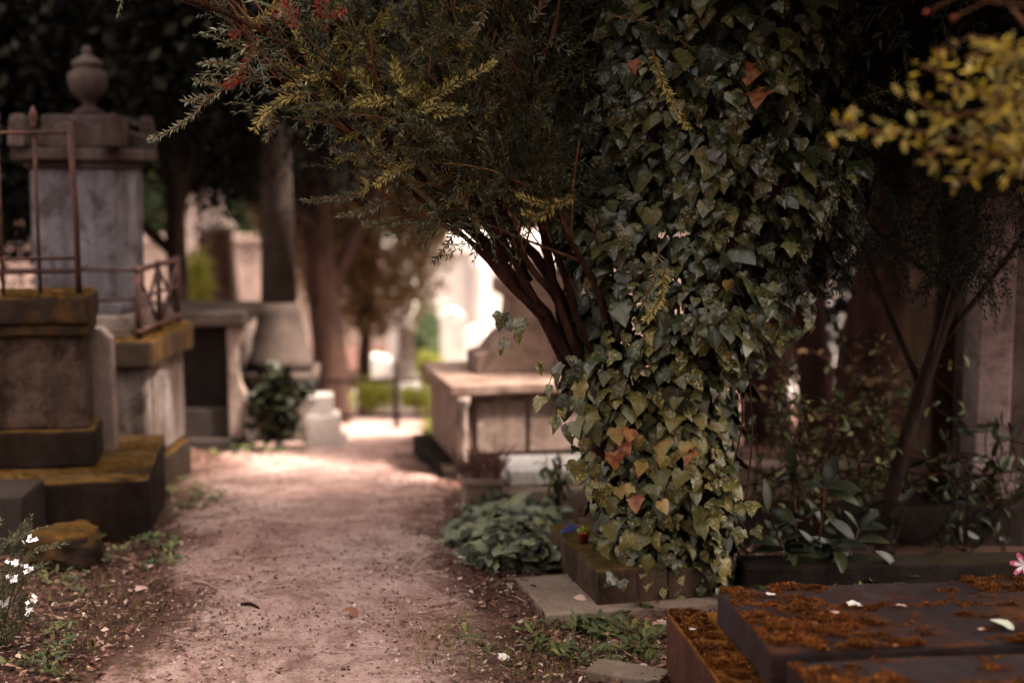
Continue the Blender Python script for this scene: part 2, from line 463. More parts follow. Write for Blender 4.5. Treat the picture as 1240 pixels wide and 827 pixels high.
M['weed'] = m_leaf('weed_leaf', [(0.0, (0.040, 0.052, 0.020)), (0.7, (0.082, 0.095, 0.032)), (1.0, (0.18, 0.17, 0.05))], 0.5, 0.3, trans=0.15)
M['grass'] = m_leaf('grass_blade', [(0.0, (0.10, 0.12, 0.03)), (0.6, (0.22, 0.22, 0.05)), (1.0, (0.32, 0.28, 0.07))], 0.6, 0.2, trans=0.2)
M['litter'] = m_leaf('leaf_litter', [(0.0, (0.035, 0.016, 0.011)), (0.35, (0.09, 0.038, 0.024)), (0.6, (0.20, 0.10, 0.068)), (0.82, (0.34, 0.21, 0.16)), (1.0, (0.55, 0.43, 0.36))], 0.75, 0.2, noise_amt=0.15)
M['litter_dark'] = m_leaf('dark_leaf_litter', [(0.0, (0.020, 0.009, 0.006)), (0.5, (0.070, 0.028, 0.018)), (0.85, (0.16, 0.078, 0.052)), (1.0, (0.36, 0.24, 0.18))], 0.75, 0.2, noise_amt=0.15)
M['pebble'] = m_leaf('pebbles', [(0.0, (0.15, 0.10, 0.085)), (0.6, (0.30, 0.21, 0.18)), (1.0, (0.50, 0.40, 0.36))], 0.8, 0.3, noise_amt=0.15)
M['moss_tuft'] = m_leaf('moss_tufts', [(0.0, (0.030, 0.008, 0.004)), (0.45, (0.12, 0.030, 0.007)), (0.8, (0.27, 0.080, 0.012)), (1.0, (0.45, 0.22, 0.03))], 0.8, 0.15, noise_amt=0.9, nscale=9.0)
M['moss_olive'] = m_leaf('olive_moss_tufts', [(0.0, (0.04, 0.022, 0.006)), (0.6, (0.13, 0.062, 0.012)), (1.0, (0.24, 0.13, 0.025))], 0.8, 0.15, noise_amt=0.8, nscale=7.0)
M['petal_white'] = NT('white_petal').done((0.78, 0.76, 0.80), 0.55)
M['petal_pink'] = NT('pink_petal').done((0.62, 0.13, 0.24), 0.5)
M['heather'] = m_leaf('heather_bloom', [(0.0, (0.10, 0.035, 0.034)), (0.6, (0.19, 0.07, 0.065)), (1.0, (0.07, 0.05, 0.03))], 0.7, 0.2)
M['terracotta'] = NT('red_pot').done((0.15, 0.014, 0.009), 0.5)
M['blue'] = NT('blue_plastic').done((0.035, 0.045, 0.16), 0.4)
M['leaf_white'] = NT('bleached_leaf').done((0.66, 0.62, 0.56), 0.6)
M['leaf_pale'] = NT('pale_green_leaf').done((0.46, 0.48, 0.40), 0.6)
M['leaf_pink'] = NT('pinkish_dead_leaf').done((0.46, 0.30, 0.26), 0.7)
M['leaf_brown'] = NT('brown_dead_leaf').done((0.20, 0.075, 0.04), 0.7)

def m_earth(name, c1, c2, c3, bump=0.6, edge=False):
    k = NT(name)
    co = k.coord(rnd=False)
    a = k.noise(1.3, co, 6, 0.65); b = k.noise(22.0, co, 7, 0.78); c = k.noise(95.0, co, 4, 0.7)
    st = k.noise(5.0, k.coord((1.0, 0.85, 1), rnd=False), 8, 0.78, 0.8)
    col = k.mix(k.ramp(a, [(0.36, 0.0), (0.62, 1.0)]), c1, c2)
    col = k.mix(k.ramp(st, [(0.47, 0.0), (0.66, 0.8)]), col, c3)
    col = k.mix(k.ramp(k.noise(2.1, k.coord((1, 0.7, 1), rnd=False), 7, 0.7, 1.0), [(0.52, 0.0), (0.66, 0.5)]), col, c3)
    col = k.mix(k.ramp(b, [(0.50, 0.0), (0.66, 0.75)]), col, c3)
    col = k.mix(k.ramp(c, [(0.55, 0.0), (0.72, 0.55)]), col, tuple(min(1, v * 1.45) for v in c2))
    if edge:
        at = k.n('ShaderNodeAttribute'); at.attribute_name = 'dirt'
        nn = k.math('ADD', k.math('MULTIPLY', k.noise(3.2, co, 8, 0.78), 2.2), k.math('MULTIPLY', k.noise(45.0, co, 4, 0.7), 0.9))
        f = k.ramp(k.math('SUBTRACT', k.math('ADD', at.outputs['Fac'], nn), 1.55), [(0.35, 0.0), (0.75, 1.0)])
        col = k.mix(f, col, k.mix(b, (0.06, 0.028, 0.020), (0.15, 0.078, 0.058)))
    k.bump(k.math('ADD', b, k.math('MULTIPLY', c, 0.6)), bump, 0.02)
    return k.done(col, 0.92, 0.2)
M['path'] = m_earth('path_earth', (0.39, 0.235, 0.205), (0.55, 0.395, 0.355), (0.16, 0.075, 0.058), 1.0, True)
M['earth'] = m_earth('litter_earth', (0.062, 0.028, 0.020), (0.125, 0.062, 0.045), (0.026, 0.012, 0.009), 0.9)

# ================================================================== GROUND AND PATH
def gh(x, y):
    b = noise.noise(Vector((x * 2.1, y * 2.1, 0.3))) * 0.016 + noise.noise(Vector((x * 7, y * 7, 2.3))) * 0.007 + noise.noise(Vector((x * 21, y * 21, 4.1))) * 0.004
    return gz(y) + b * max(0.25, min(1, (14 - y) / 6))
def axis(lo, a, b, hi, step, far):
    out = list(np.arange(a, b + 1e-6, step))
    v, d = a, step
    while v > lo: d *= far; v -= d; out.insert(0, v)
    v, d = b, step
    while v < hi: d *= far; v += d; out.append(v)
    return out
def grid(xs, ys, fn):
    V = [(x, y, fn(x, y)) for y in ys for x in xs]
    n = len(xs)
    F = [(j * n + i, j * n + i + 1, (j + 1) * n + i + 1, (j + 1) * n + i) for j in range(len(ys) - 1) for i in range(n - 1)]
    return V, F
V, F = grid(axis(-90, -3.2, 2.8, 90, 0.05, 1.25), axis(-30, 2.6, 9.0, 180, 0.05, 1.12), gh)
ground = link('ground', np_mesh('ground', V, F, smooth=True), M['earth'])
tag(ground, 'dark reddish brown earth strewn with litter beside the path', kind='structure')

edge_px = [(860, 150, 640), (827, 160, 600), (780, 190, 575), (740, 215, 560), (700, 222, 545), (660, 215, 535), (620, 215, 540), (585, 238, 520), (560, 262, 505), (545, 290, 508), (525, 380, 512), (510, 400, 515), (500, 415, 516)]
rows = []
for py, a, b in edge_px:
    pa, pb = G(a, py), G(b, py)
    rows.append(((pa.y + pb.y) / 2, pa.x, pb.x))
rows.insert(0, (1.2, rows[0][1] + 0.1, rows[0][2] - 0.2))
rY = [r[0] for r in rows]; rL = [r[1] for r in rows]; rR = [r[2] for r in rows]
def path_edges(y):
    return float(np.interp(y, rY, rL)), float(np.interp(y, rY, rR))
V, F = [], []
NU = 64
ys = list(np.arange(1.2, 9.0, 0.05)) + list(np.arange(9.0, rY[-1], 0.15))
for y in ys:
    a, b = path_edges(y)
    w = (b - a); a -= 0.20 * w + 0.10 * noise.noise(Vector((y * 1.9, 3, 3))) + 0.05 * noise.noise(Vector((y * 6, 3, 3))); b += 0.20 * w + 0.10 * noise.noise(Vector((y * 1.7, 8, 3))) + 0.05 * noise.noise(Vector((y * 5, 8, 3)))
    for i in range(NU + 1):
        u = i / NU; x = a + (b - a) * u
        e = abs(2 * u - 1)
        h = 0.022 - 0.042 * max(0, (e - 0.70) / 0.30) + noise.noise(Vector((x * 3.3, y * 3.3, 9))) * 0.010 + noise.noise(Vector((x * 14, y * 14, 9))) * 0.004
        V.append((x, y, gh(x, y) + h))
n = NU + 1
F = [(j * n + i, j * n + i + 1, (j + 1) * n + i + 1, (j + 1) * n + i) for j in range(len(ys) - 1) for i in range(NU)]
pme = np_mesh('path', V, F, smooth=True)
at = pme.attributes.new('dirt', 'FLOAT', 'POINT')
at.data.foreach_set('value', np.array([max(0.0, (abs(2 * (i % n) / NU - 1) - 0.30) / 0.60) for i in range(len(V))], dtype=np.float32))
path = link('path', pme, M['path'])
tag(path, 'trodden pinkish brown earth path winding between the tombs', kind='structure')
def surf(x, y):
    a, b = path_edges(y)
    u = (x - a) / max(0.01, b - a)
    return gh(x, y) + (0.02 if 0.0 < u < 1.0 else 0.0)

# ================================================================== LEFT: TOMBS
# nearest tomb on the left: step, base, body, mossy cap
L1 = thing('pedestal_tomb', 'dark mossy pedestal tomb with stone step at left edge of path', 'tomb', G(182, 655), 10)
stone(L1, 'step', -1.5, 0, 0, 1.0, -0.06, 0.25, M['tomb_black'], 0.012, 0.008)
stone(L1, 'base', -1.5, -0.235, 0.28, 0.60, 0.252, 0.41, M['tomb_black'], 0.014, 0.007)
stone(L1, 'body', -1.5, -0.265, 0.31, 0.58, 0.412, 0.80, M['tomb_dark'], 0.012, 0.006)
stone(L1, 'molding', -1.5, -0.24, 0.285, 0.60, 0.802, 0.85, M['cap_moss'], 0.012, 0.006)
stone(L1, 'cap', -1.5, -0.235, 0.26, 0.64, 0.852, 0.965, M['cap_moss'], 0.016, 0.010)

# iron railing standing on its cap
base = L1.matrix_basis @ Vector((-0.28, 0.33, 0.93))
RL = thing('iron_railing', 'rusty red iron railing with finials on the mossy pedestal tomb', 'railing', base, 10)
H = 0.74
rod(RL, 'post', [(0, 0, 0), (0.0, 0, 0.3), (-0.012, 0, H)], 0.013, M['rust'])
for x in (-0.155, -0.30, -0.445, -0.59):
    b = rod(RL, 'bar', [(x, 0.02, 0.0), (x, 0.02, H - 0.03)], 0.008, M['rust'])
    lathe(b, 'finial', [(0.006, 0), (0.018, 0.012), (0.010, 0.022), (0.019, 0.045), (0.013, 0.07), (0.002, 0.095)], M['rust'], (x, 0.02, H - 0.03), 10)
for z in (H - 0.045, 0.185, 0.13):
    rod(RL, 'rail', [(-0.75, 0.012, z - 0.004), (0.006, 0.012, z)], 0.0075, M['rust'])
rod(RL, 'rail', [(0, 0.0, 0.135), (0, 0.30, 0.135)], 0.007, M['rust'])

# pale slab between the two tombs
HS = thing('headstone', 'pale blank stone slab standing between the two left tombs', 'headstone', P(126, 540, 6.13), 3)
HS.location.z = L1.location.z + 0.245
prism(HS, 'slab', [(-0.14, -0.0), (0.045, -0.0), (0.042, 0.50), (0.0, 0.545), (-0.14, 0.56)], 0, 0.09, M['pale_pink'])

# second tomb with stained render, mossy edge, railing and urn monument
L2 = thing('railed_tomb', 'tall tomb plinth with streaked pale sides and mossy coping behind the pedestal tomb', 'tomb', G(186, 607), -1)
stone(L2, 'base', -1.7, -0.02, 0.02, 0.83, -0.08, 0.15, M['cap_moss'], 0.012, 0.008)
for x0, x1 in ((-1.65, -0.44), (-0.435, -0.045)):
    stone(L2, 'panel', x0, x1, 0.05, 0.10, 0.172, 0.62, M['stained'], 0.006, 0.004)
for y0, y1 in ((0.055, 0.31), (0.315, 0.56), (0.565, 0.80)):
    stone(L2, 'panel', -0.095, -0.04, y0 + 0.048 if y0 < 0.1 else y0, y1, 0.172, 0.618, M['stained'], 0.006, 0.004)
stone(L2, 'core', -1.62, -0.10, 0.105, 0.79, 0.1, 0.615, M['stained'])
stone(L2, 'coping', -1.7, 0.005, 0.0, 0.86, 0.622, 0.76, M['cap_moss'], 0.022, 0.012)
b2 = L2.matrix_basis @ Vector((-0.06, 0.06, 0.74))
RX = thing('iron_railing', 'low rusty railing with crossed bars around the urn monument', 'railing', b2, -1)
HH = 0.37
for x, y in ((0, 0), (0, 0.37), (0, 0.74), (-0.75, 0)):
    rod(RX, 'post', [(x, y, 0), (x, y, HH)], 0.014, M['rust'])
for z in (HH - 0.02, 0.06):
    rod(RX, 'rail', [(0.002, -0.02, z), (0.002, 0.76, z)], 0.014, M['rust'])
for z in (HH - 0.02, 0.21, 0.06):
    rod(RX, 'rail', [(-1.3, 0.002, z), (0, 0.002, z)], 0.008, M['rust'])
for y in (0, 0.37):
    rod(RX, 'brace', [(0.004, y + 0.02, 0.07), (0.004, y + 0.35, HH - 0.03)], 0.009, M['rust'])
    rod(RX, 'brace', [(-0.004, y + 0.35, 0.07), (-0.004, y + 0.02, HH - 0.03)], 0.009, M['rust'])
    rod(RX, 'rail', [(0.0, y + 0.01, 0.215), (0.0, y + 0.36, 0.215)], 0.008, M['rust'])

UM = thing('urn_monument', 'grey lilac square monument with cornice and stone urn on top', 'monument', L2.matrix_basis @ Vector((-0.41, 0.48, 0.758)), -3)
stone(UM, 'plinth', -0.26, 0.26, -0.27, 0.27, -0.01, 0.10, M['pale_pink'], 0.012, 0.004)
stone(UM, 'foot', -0.235, 0.235, -0.245, 0.245, 0.102, 0.16, M['lilac'], 0.012, 0.004)
stone(UM, 'shaft', -0.205, 0.205, -0.215, 0.215, 0.162, 0.80, M['lilac'], 0.006, 0.003)
stone(UM, 'necking', -0.225, 0.225, -0.235, 0.235, 0.802, 0.84, M['cornice'], 0.008, 0.003)
stone(UM, 'cornice', -0.27, 0.27, -0.28, 0.28, 0.842, 0.90, M['cornice'], 0.012, 0.004)
for sy in (-1, 1):
    prism(UM, 'pediment', [(-0.25, 0.902), (0.25, 0.902), (0.25, 0.955), (0.0, 1.04), (-0.25, 0.955)], sy * 0.20 - 0.04, sy * 0.20 + 0.04, M['cornice'])
for sx in (-1, 1):
    for sy in (-1, 1):
        stone(UM, 'acroterion', sx * 0.222 - 0.045, sx * 0.222 + 0.045, sy * 0.232 - 0.045 + sy * 0.06, sy * 0.232 + 0.045 + sy * 0.06 - sy * 0.05, 0.903, 1.06, M['cornice'], 0.02, 0.004, taper=0.3)
stone(UM, 'pedestal_block', -0.17, 0.17, -0.15, 0.15, 0.903, 1.06, M['cornice'], 0.02, 0.004)
lathe(UM, 'urn', [(0.07, 0), (0.075, 0.02), (0.035, 0.04), (0.028, 0.06), (0.05, 0.08), (0.085, 0.12), (0.098, 0.17), (0.095, 0.20), (0.065, 0.225), (0.062, 0.235), (0.078, 0.245), (0.07, 0.262), (0.03, 0.285), (0.018, 0.30), (0.026, 0.315), (0.012, 0.335)], M['cornice'], (0.02, 0, 1.06))

# dark block and mossy stone at the foot of the nearest tomb
B0 = stone(None, 'stone_block', -0.3, 0.3, -0.14, 0.14, -0.05, 0.24, M['darkstone'], 0.012, 0.006)
B0.location = G(-68, 678) + Vector((0, 0.14, 0.1))
tag(B0, 'upright dark stone block at left edge in front of the step', 'stone block')
bm = bmesh.new(); bmesh.ops.create_icosphere(bm, subdivisions=4, radius=1)
for v in bm.verts:
    c = v.co.copy(); q = max(abs(c.x), abs(c.y), abs(c.z)); c = c.lerp(c / q, 0.55)
    v.co = Vector((c.x * 0.125, c.y * 0.12, c.z * 0.085)) + noise.noise_vector(c * 2.2) * 0.022 + noise.noise_vector(c * 9) * 0.006
B1 = link('mossy_stone', bm_mesh('mossy_stone', bm, True), M['cap_moss'], None, G(70, 692) + Vector((0, 0.1, 0.06)))
tag(B1, 'rough lump of rock covered in rusty moss beside the dark block', 'rock')

# table tomb with scroll pilaster
q = G(294, 546)
L3 = thing('table_tomb', 'grey table tomb with dark recess and pale scroll pilaster by the path bend', 'tomb', q, 2)
stone(L3, 'base', -1.0, 0.0, 0, 0.7, -0.1, 0.07, M['darkstone'])
stone(L3, 'recess_panel', -0.95, -0.10, 0.16, 0.6, 0.07, 0.76, M['shadow_stone'])  # shade inside the recess comes from the dark panel colour
stone(L3, 'sill', -0.95, -0.09, 0.06, 0.2, 0.072, 0.25, M['darkstone'])
for px in (-0.085, -0.90):
    prism(L3, 'scroll_pilaster', [(0, 0.072), (0.085, 0.072), (0.085, 0.22), (0.10, 0.27), (0.105, 0.34), (0.075, 0.40), (0.06, 0.48), (0.06, 0.62), (0.09, 0.68), (0.105, 0.74), (0.10, 0.77), (0, 0.77)], 0.02, 0.14, M['warmstone'], (px, 0, 0), 0.01)
stone(L3, 'top_slab', -1.02, 0.04, -0.02, 0.7, 0.772, 0.86, M['obelisk'], 0.014, 0.004)

# obelisk
L4 = thing('obelisk', 'dark grey obelisk with curved shoulders rising into hanging foliage', 'monument', G(334, 540) + Vector((0, 0.25, 0)), 6)
lathe(L4, 'base', [(0.265, -0.1), (0.265, 0.12), (0.245, 0.13), (0.235, 0.40), (0.255, 0.42), (0.255, 0.47), (0.22, 0.48)], M['obelisk'], square=True)
lathe(L4, 'shoulder', [(0.215, 0.482), (0.205, 0.55), (0.175, 0.62), (0.168, 0.70), (0.145, 0.77), (0.138, 0.85), (0.122, 0.92)], M['obelisk'], square=True)
lathe(L4, 'shaft', [(0.112, 0.922), (0.080, 2.3), (0.0, 2.42)], M['obelisk'], square=True)

# white stepped stones
WS = thing('marble_step_block', 'small white stepped marble block beside dark ivy bush', 'stone block', G(392, 546), 8)
stone(WS, 'lower_block', -0.10, 0.105, 0, 0.22, -0.06, 0.22, M['white'], 0.01, 0.003)
stone(WS, 'upper_block', -0.10, 0.065, 0.03, 0.22, 0.222, 0.335, M['white'], 0.01, 0.003)
stone(WS, 'side_block', 0.108, 0.15, 0.02, 0.2, -0.06, 0.10, M['white'], 0.01, 0.003)

# ================================================================== RIGHT: TOMBS
R1 = thing('shouldered_tomb', 'brown stone tomb with corner colonnette and curved upper shrine behind the pale grave', 'tomb', G(556, 580), 13)
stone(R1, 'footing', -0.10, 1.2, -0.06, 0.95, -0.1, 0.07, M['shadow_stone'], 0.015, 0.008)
stone(R1, 'body', 0.0, 1.1, 0.03, 0.85, 0.07, 0.44, M['brownstone'], 0.008, 0.004)
for x0, x1 in ((0.10, 0.36), (0.385, 0.66), (0.685, 0.98)):
    stone(R1, 'panel', x0, x1, 0.012, 0.031, 0.13, 0.40, M['warmstone'], 0.004, 0.002)
stone(R1, 'cornice', -0.05, 1.15, -0.03, 0.90, 0.442, 0.50, M['brownstone'], 0.012, 0.004)
lathe(R1, 'colonnette', [(0.035, 0.07), (0.035, 0.10), (0.022, 0.115), (0.020, 0.25), (0.023, 0.27), (0.020, 0.29), (0.018, 0.38), (0.032, 0.41), (0.034, 0.44)], M['pale_pink'], (0.02, -0.035, 0), 14)
prism(R1, 'shrine', [(0.17, 0.502), (0.85, 0.502), (0.85, 0.60), (0.78, 0.62), (0.72, 0.70), (0.66, 0.74), (0.64, 0.90), (0.70, 0.94), (0.70, 1.0), (0.51, 1.12), (0.32, 1.0), (0.32, 0.94), (0.38, 0.90), (0.36, 0.74), (0.30, 0.70), (0.24, 0.62), (0.17, 0.60)], 0.35, 0.65, M['brownstone'])

R2 = thing('ledger_grave', 'pale low box grave with top slab whitened for sunlight beside the heather planter', 'grave', G(609, 627), 10)
stone(R2, 'kerb', 0, 0.75, 0, 0.50, -0.06, 0.115, M['brownstone'], 0.008, 0.004)
stone(R2, 'top_slab', 0.05, 0.75, 0.10, 0.46, 0.117, 0.185, M['white'], 0.010, 0.004)  # white stands in for sun that does not reach this slab
PL = thing('planter', 'square stone planter holding dark pink heather', 'planter', G(582, 626) + Vector((0, 0.09, 0)), 10)
stone(PL, 'box', -0.085, 0.085, -0.085, 0.085, -0.03, 0.135, M['brownstone'], 0.008, 0.003)
stone(PL, 'rim', -0.095, 0.095, -0.095, 0.095, 0.137, 0.165, M['brownstone'], 0.006, 0.002)

R4 = thing('kerbed_grave', 'mossy stone kerb of a grave half hidden behind the ivy trunk', 'grave', G(723, 741), 13)
stone(R4, 'kerb', 0.245, 0.40, 0, 0.16, -0.04, 0.13, M['kerb'], 0.008, 0.006)
stone(R4, 'kerb', 0.0, 0.24, 0.0, 0.62, -0.04, 0.14, M['kerb'], 0.010, 0.007)
stone(R4, 'kerb', 0.245, 0.40, 0.46, 0.60, -0.04, 0.135, M['kerb'], 0.010, 0.006)
stone(R4, 'infill', 0.235, 0.39, 0.15, 0.48, -0.04, 0.09, M['kerb'], 0.008, 0.006)
stone(R4, 'corner_post', 0.085, 0.15, 0.22, 0.285, 0.135, 0.225, M['kerb'], 0.008, 0.004)
stone(R4, 'corner_post', 0.155, 0.27, 0.09, 0.17, 0.138, 0.20, M['kerb'], 0.010, 0.005)
FS = stone(None, 'paving_slab', 0, 0.62, 0, 0.44, -0.02, 0.018, M['paving'], 0.005, 0.002)
FS.location = G(660, 749) + Vector((0.26, 0.24, 0.006)); FS.rotation_euler.z = R(13)
tag(FS, 'flat pale paving slab lying on the ground beside the mossy kerb', 'paving slab')
FS2 = stone(None, 'paving_slab', -0.10, 0.12, -0.05, 0.06, -0.02, 0.012, M['paving'], 0.005, 0.003)
FS2.location = G(760, 822) + Vector((0, 0, 0.012)); FS2.rotation_euler.z = R(-25)
tag(FS2, 'small broken piece of flat stone in the weeds near the foreground slab', 'stone')

# flower pot on the kerb, blue scrap
kp = R4.matrix_basis @ Vector((0.05, 0.34, 0.135))
FP = thing('flower_pot', 'small red flower pot with yellow green plant on the mossy kerb', 'flower pot', kp)
lathe(FP, 'pot', [(0.013, 0), (0.018, 0.036), (0.020, 0.037), (0.020, 0.045), (0.016, 0.045), (0.014, 0.033)], M['terracotta'], (0, 0, 0), 18)

# foreground ledger slabs
zt = 0.30
def at_z(px, py, z):
    d = ray(px, py); return Vector((0, 0, CAM_H)) + d * ((z - CAM_H) / d.z)
R3 = thing('ledger_tomb', 'dark foreground tomb of stacked stone slabs covered in orange moss', 'tomb', (at_z(867, 713, zt).x, at_z(867, 713, zt).y, 0), 7)
loc = lambda px, py, z: R3.matrix_basis.inverted() @ at_z(px, py, z)
fl = loc(940, 790, zt)             # near left corner of the upper slab
stone(R3, 'base', loc(806, 741, 0.19).x, 2.2, -1.5, loc(806, 741, 0.19).y, -0.05, 0.19, M['slate_red'], 0.010, 0.007, 0.07)
stone(R3, 'plinth', 0.03, 2.15, -1.45, -0.03, 0.17, 0.215, M['slate_red'], 0.006, 0.004)
stone(R3, 'upper_slab', 0, 2.1, fl.y, 0, 0.205, zt, M['slate'], 0.010, 0.005, 0.06)
stone(R3, 'front_slab', loc(948, 797, 0.285).x, 2.1, -1.4, fl.y - 0.025, 0.20, 0.285, M['slate'], 0.010, 0.005, 0.06)
R3UP = (0.0, fl.y, 2.1, 0.0, zt); R3FR = (loc(948, 797, 0.285).x, -1.4, 2.1, fl.y - 0.025, 0.285); R3BS = (loc(806, 741, 0.19).x + 0.01, -1.4, 0.0, loc(806, 741, 0.19).y - 0.01, 0.19)

# right background: kerbs, chapel pilaster
def loose_block(name, label, cat, px, py, Y, w, d, h, mat, rz=0, z0=None):
    p = P(px, py, Y)
    o = stone(None, name, -w / 2, w / 2, -d / 2, d / 2, -0.08, h, mat, 0.012, 0.008)
    o.location = (p.x, Y, (gz(Y) if z0 is None else z0) + 0.0 + (h - 0.08) / 2); o.rotation_euler.z = R(rz)
    return tag(o, label, cat)
loose_block('kerb_stone', 'long kerb stone coloured dark for shade just behind the mossy foreground slab', 'kerb', 1170, 700, 4.80, 1.6, 0.14, 0.10, M['shadow_stone'], 2)
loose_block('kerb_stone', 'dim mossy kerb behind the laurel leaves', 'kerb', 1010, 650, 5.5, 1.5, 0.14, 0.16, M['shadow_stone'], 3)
loose_block('kerb_stone', 'farther low grave kerb among the brambles right of the ivy', 'kerb', 980, 600, 6.3, 1.7, 0.2, 0.22, M['brownstone'], 3)
CH = thing('chapel_tomb', 'tall pinkish grey stone chapel tomb at right edge behind the yew', 'tomb', (P(1176, 650, 5.7).x, 5.7, gz(5.7)), 4)
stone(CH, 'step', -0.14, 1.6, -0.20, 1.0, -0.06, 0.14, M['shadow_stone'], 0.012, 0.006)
stone(CH, 'pilaster', 0.0, 0.145, 0.0, 0.16, 0.30, 2.1, M['column'], 0.010, 0.004, 0.2)
stone(CH, 'pilaster_base', -0.03, 0.175, -0.03, 0.19, 0.142, 0.298, M['column'], 0.012, 0.004)
stone(CH, 'wall', 0.15, 1.5, 0.06, 0.95, 0.142, 2.1, M['cornice'], 0.006, 0.004, 0.3)
stone(CH, 'architrave', -0.05, 1.55, -0.05, 1.0, 2.102, 2.3, M['column'], 0.012, 0.004, 0.3)
stone(CH, 'side_pier', -0.115, -0.012, 0.20, 0.55, 0.142, 2.1, M['kerb'], 0.010, 0.008, 0.2)

# ================================================================== FAR BACKGROUND MONUMENTS
def far_obelisk(label, px, pytop, pybot, Y, w, mat, rz=0, tilt=0.0, cat='monument', name='pale_obelisk', shape='taper'):
    p = P(px, pybot, Y); top = P(px, pytop, Y); h = top.z - p.z
    t = thing(name, label, cat, p, rz)
    t.rotation_euler.y = R(tilt)
    if shape == 'taper':
        lathe(t, 'plinth', [(w * 0.75, -0.6), (w * 0.75, h * 0.12), (w * 0.55, h * 0.14)], mat, square=True)
        lathe(t, 'shaft', [(w * 0.5, h * 0.141), (w * 0.36, h * 0.82), (w * 0.46, h * 0.83), (w * 0.46, h * 0.88), (w * 0.2, h * 0.95), (0.01, h)], mat, square=True)
    else:
        stone(t, 'plinth', -w * 0.75, w * 0.75, -w * 0.5, w * 0.5, -0.6, h * 0.15, mat)
        prism(t, 'slab', [(-w / 2, h * 0.152), (w / 2, h * 0.152), (w / 2, h * 0.9), (w * 0.3, h * 0.97), (0, h), (-w * 0.3, h * 0.97), (-w / 2, h * 0.9)], -0.12, 0.12, mat)
    return t
far_obelisk('white leaning obelisk in the sunlit clearing beyond the fence', 488, 384, 472, 15, 0.20, M['white'], 10, 4)
far_obelisk('upright white rounded stele in sunlight above the brown tomb', 548, 374, 470, 15.5, 0.27, M['white'], 4, 0, 'headstone', 'white_stele', 'stele')
far_obelisk('second paler stele just right of the rounded white one', 575, 395, 470, 18, 0.25, M['white'], 0, 0, 'headstone', 'white_stele', 'stele')
far_obelisk('sunlit pale tomb with broad top seen through the gap above the table tomb', 264, 255, 400, 15, 0.42, M['pale_pink'], 0, 0, 'tomb', 'pale_tomb')
far_obelisk('pale slab glimpsed between hanging branches left of the obelisk', 250, 230, 330, 21, 0.55, M['pale_pink'], 6, 0, 'headstone', 'white_stele', 'stele')
far_obelisk('low pale headstone under the brown tree', 455, 430, 480, 17, 0.35, M['white'], 6, 0, 'headstone', 'white_stele', 'stele')
WL = thing('pale_mausoleum', 'large pale mausoleum facade washed out in sunlight at the end of the clearing', 'mausoleum', (P(575, 330, 26).x, 26, gz(26)), 0)
stone(WL, 'wall', -1.6, 1.9, 0, 2.5, -0.5, 2.6, M['white'], 0.02, 0.0, 0.6)
stone(WL, 'cornice', -1.75, 2.05, -0.15, 2.6, 2.602, 2.85, M['white'], 0.03, 0.0, 0.6)
for x in (-1.2, 0.1, 1.4):
    lathe(WL, 'column', [(0.2, -0.2), (0.16, 0.1), (0.14, 2.3), (0.2, 2.5)], M['white'], (x, -0.2, 0), 14)
WR = thing('pale_mausoleum', 'sunlit pale tomb wall glimpsed behind the trunks right of the ivy', 'mausoleum', (P(1000, 400, 20).x, 20, gz(20)), -6)
stone(WR, 'wall', -1.0, 0.9, 0, 2, -0.5, 2.8, M['white'], 0.02, 0.0, 0.6)
stone(WR, 'cornice', -1.15, 1.05, -0.15, 2.1, 2.802, 3.0, M['white'], 0.03, 0.0, 0.6)
BW = thing('cemetery_wall', 'long brownish boundary wall behind the far tombs', 'wall', (0, 33, gz(33)), 0)
stone(BW, 'wall', -30, 30, 0, 0.5, -1, 2.4, M['warmstone'], 0.02, 0.0, 4)
stone(BW, 'coping', -30, 30, -0.08, 0.58, 2.402, 2.55, M['warmstone'], 0.02, 0.0, 4)
# low fence across the clearing
FE = thing('wooden_fence', 'low dark rail fence across the grassy clearing', 'fence', P(480, 495, 11.2), 6)
FE.location.z = gz(11.2)
for x in (-0.75, 0.0, 0.5):
    rod(FE, 'post', [(x, 0, -0.1), (x, 0, 0.55)], 0.025, M['bark_dark'], 7)
for z in (0.12, 0.40):
    rod(FE, 'rail', [(-1.0, 0.03, z), (0.7, 0.03, z + 0.01)], 0.018, M['bark_dark'], 6)

# ================================================================== PLANT TEMPLATES
def needle_sprig(L=0.16, n=24, nl=0.033, w=0.0060, droop=0.25, flat=0.55, seed=0):
    rr = random.Random(seed)
    V, F = [], []
    def bend(p):
        return (p[0], p[1], p[2] - droop * p[1] * p[1] / L)
    for i in range(n):
        y = L * (0.08 + 0.92 * i / n)
        a = i * 2.4 + rr.uniform(-0.4, 0.4)
        dx, dz = math.cos(a), math.sin(a) * flat + 0.15
        tip = rr.uniform(0.75, 1.1) * nl * (1.0 if i < n - 6 else 0.75)
        fw = rr.uniform(0.5, 0.9) if i < n - 5 else rr.uniform(0.9, 1.8)
        d = Vector((dx, fw, dz)).normalized()
        s_ = Vector((-dz, 0.2, dx)).normalized().cross(d).normalized() * w * 0.5
        b = Vector((0, y, 0)); m = b + d * tip * 0.55; t = b + d * tip + Vector((0, 0, -0.15 * tip))
        k = len(V)
        V += [bend(b), bend(m + s_), bend(t), bend(m - s_)]
        F += [(k, k + 1, k + 2), (k, k + 2, k + 3)]
    pts = [bend((0, L * t / 4, 0)) for t in range(5)]
    tv, tf = tube_data(pts, [0.0018, 0.0016, 0.0014, 0.0012, 0.0008], 3)
    k = len(V)
    V += [tuple(v) for v in tv]; F += [tuple(int(x) + k for x in f) for f in tf]
    return np.array(V), np.array(F)
SPRIG = [needle_sprig(seed=i, L=0.13 + 0.03 * i, n=28 + 6 * i, droop=0.05 + 0.2 * i) for i in range(4)]
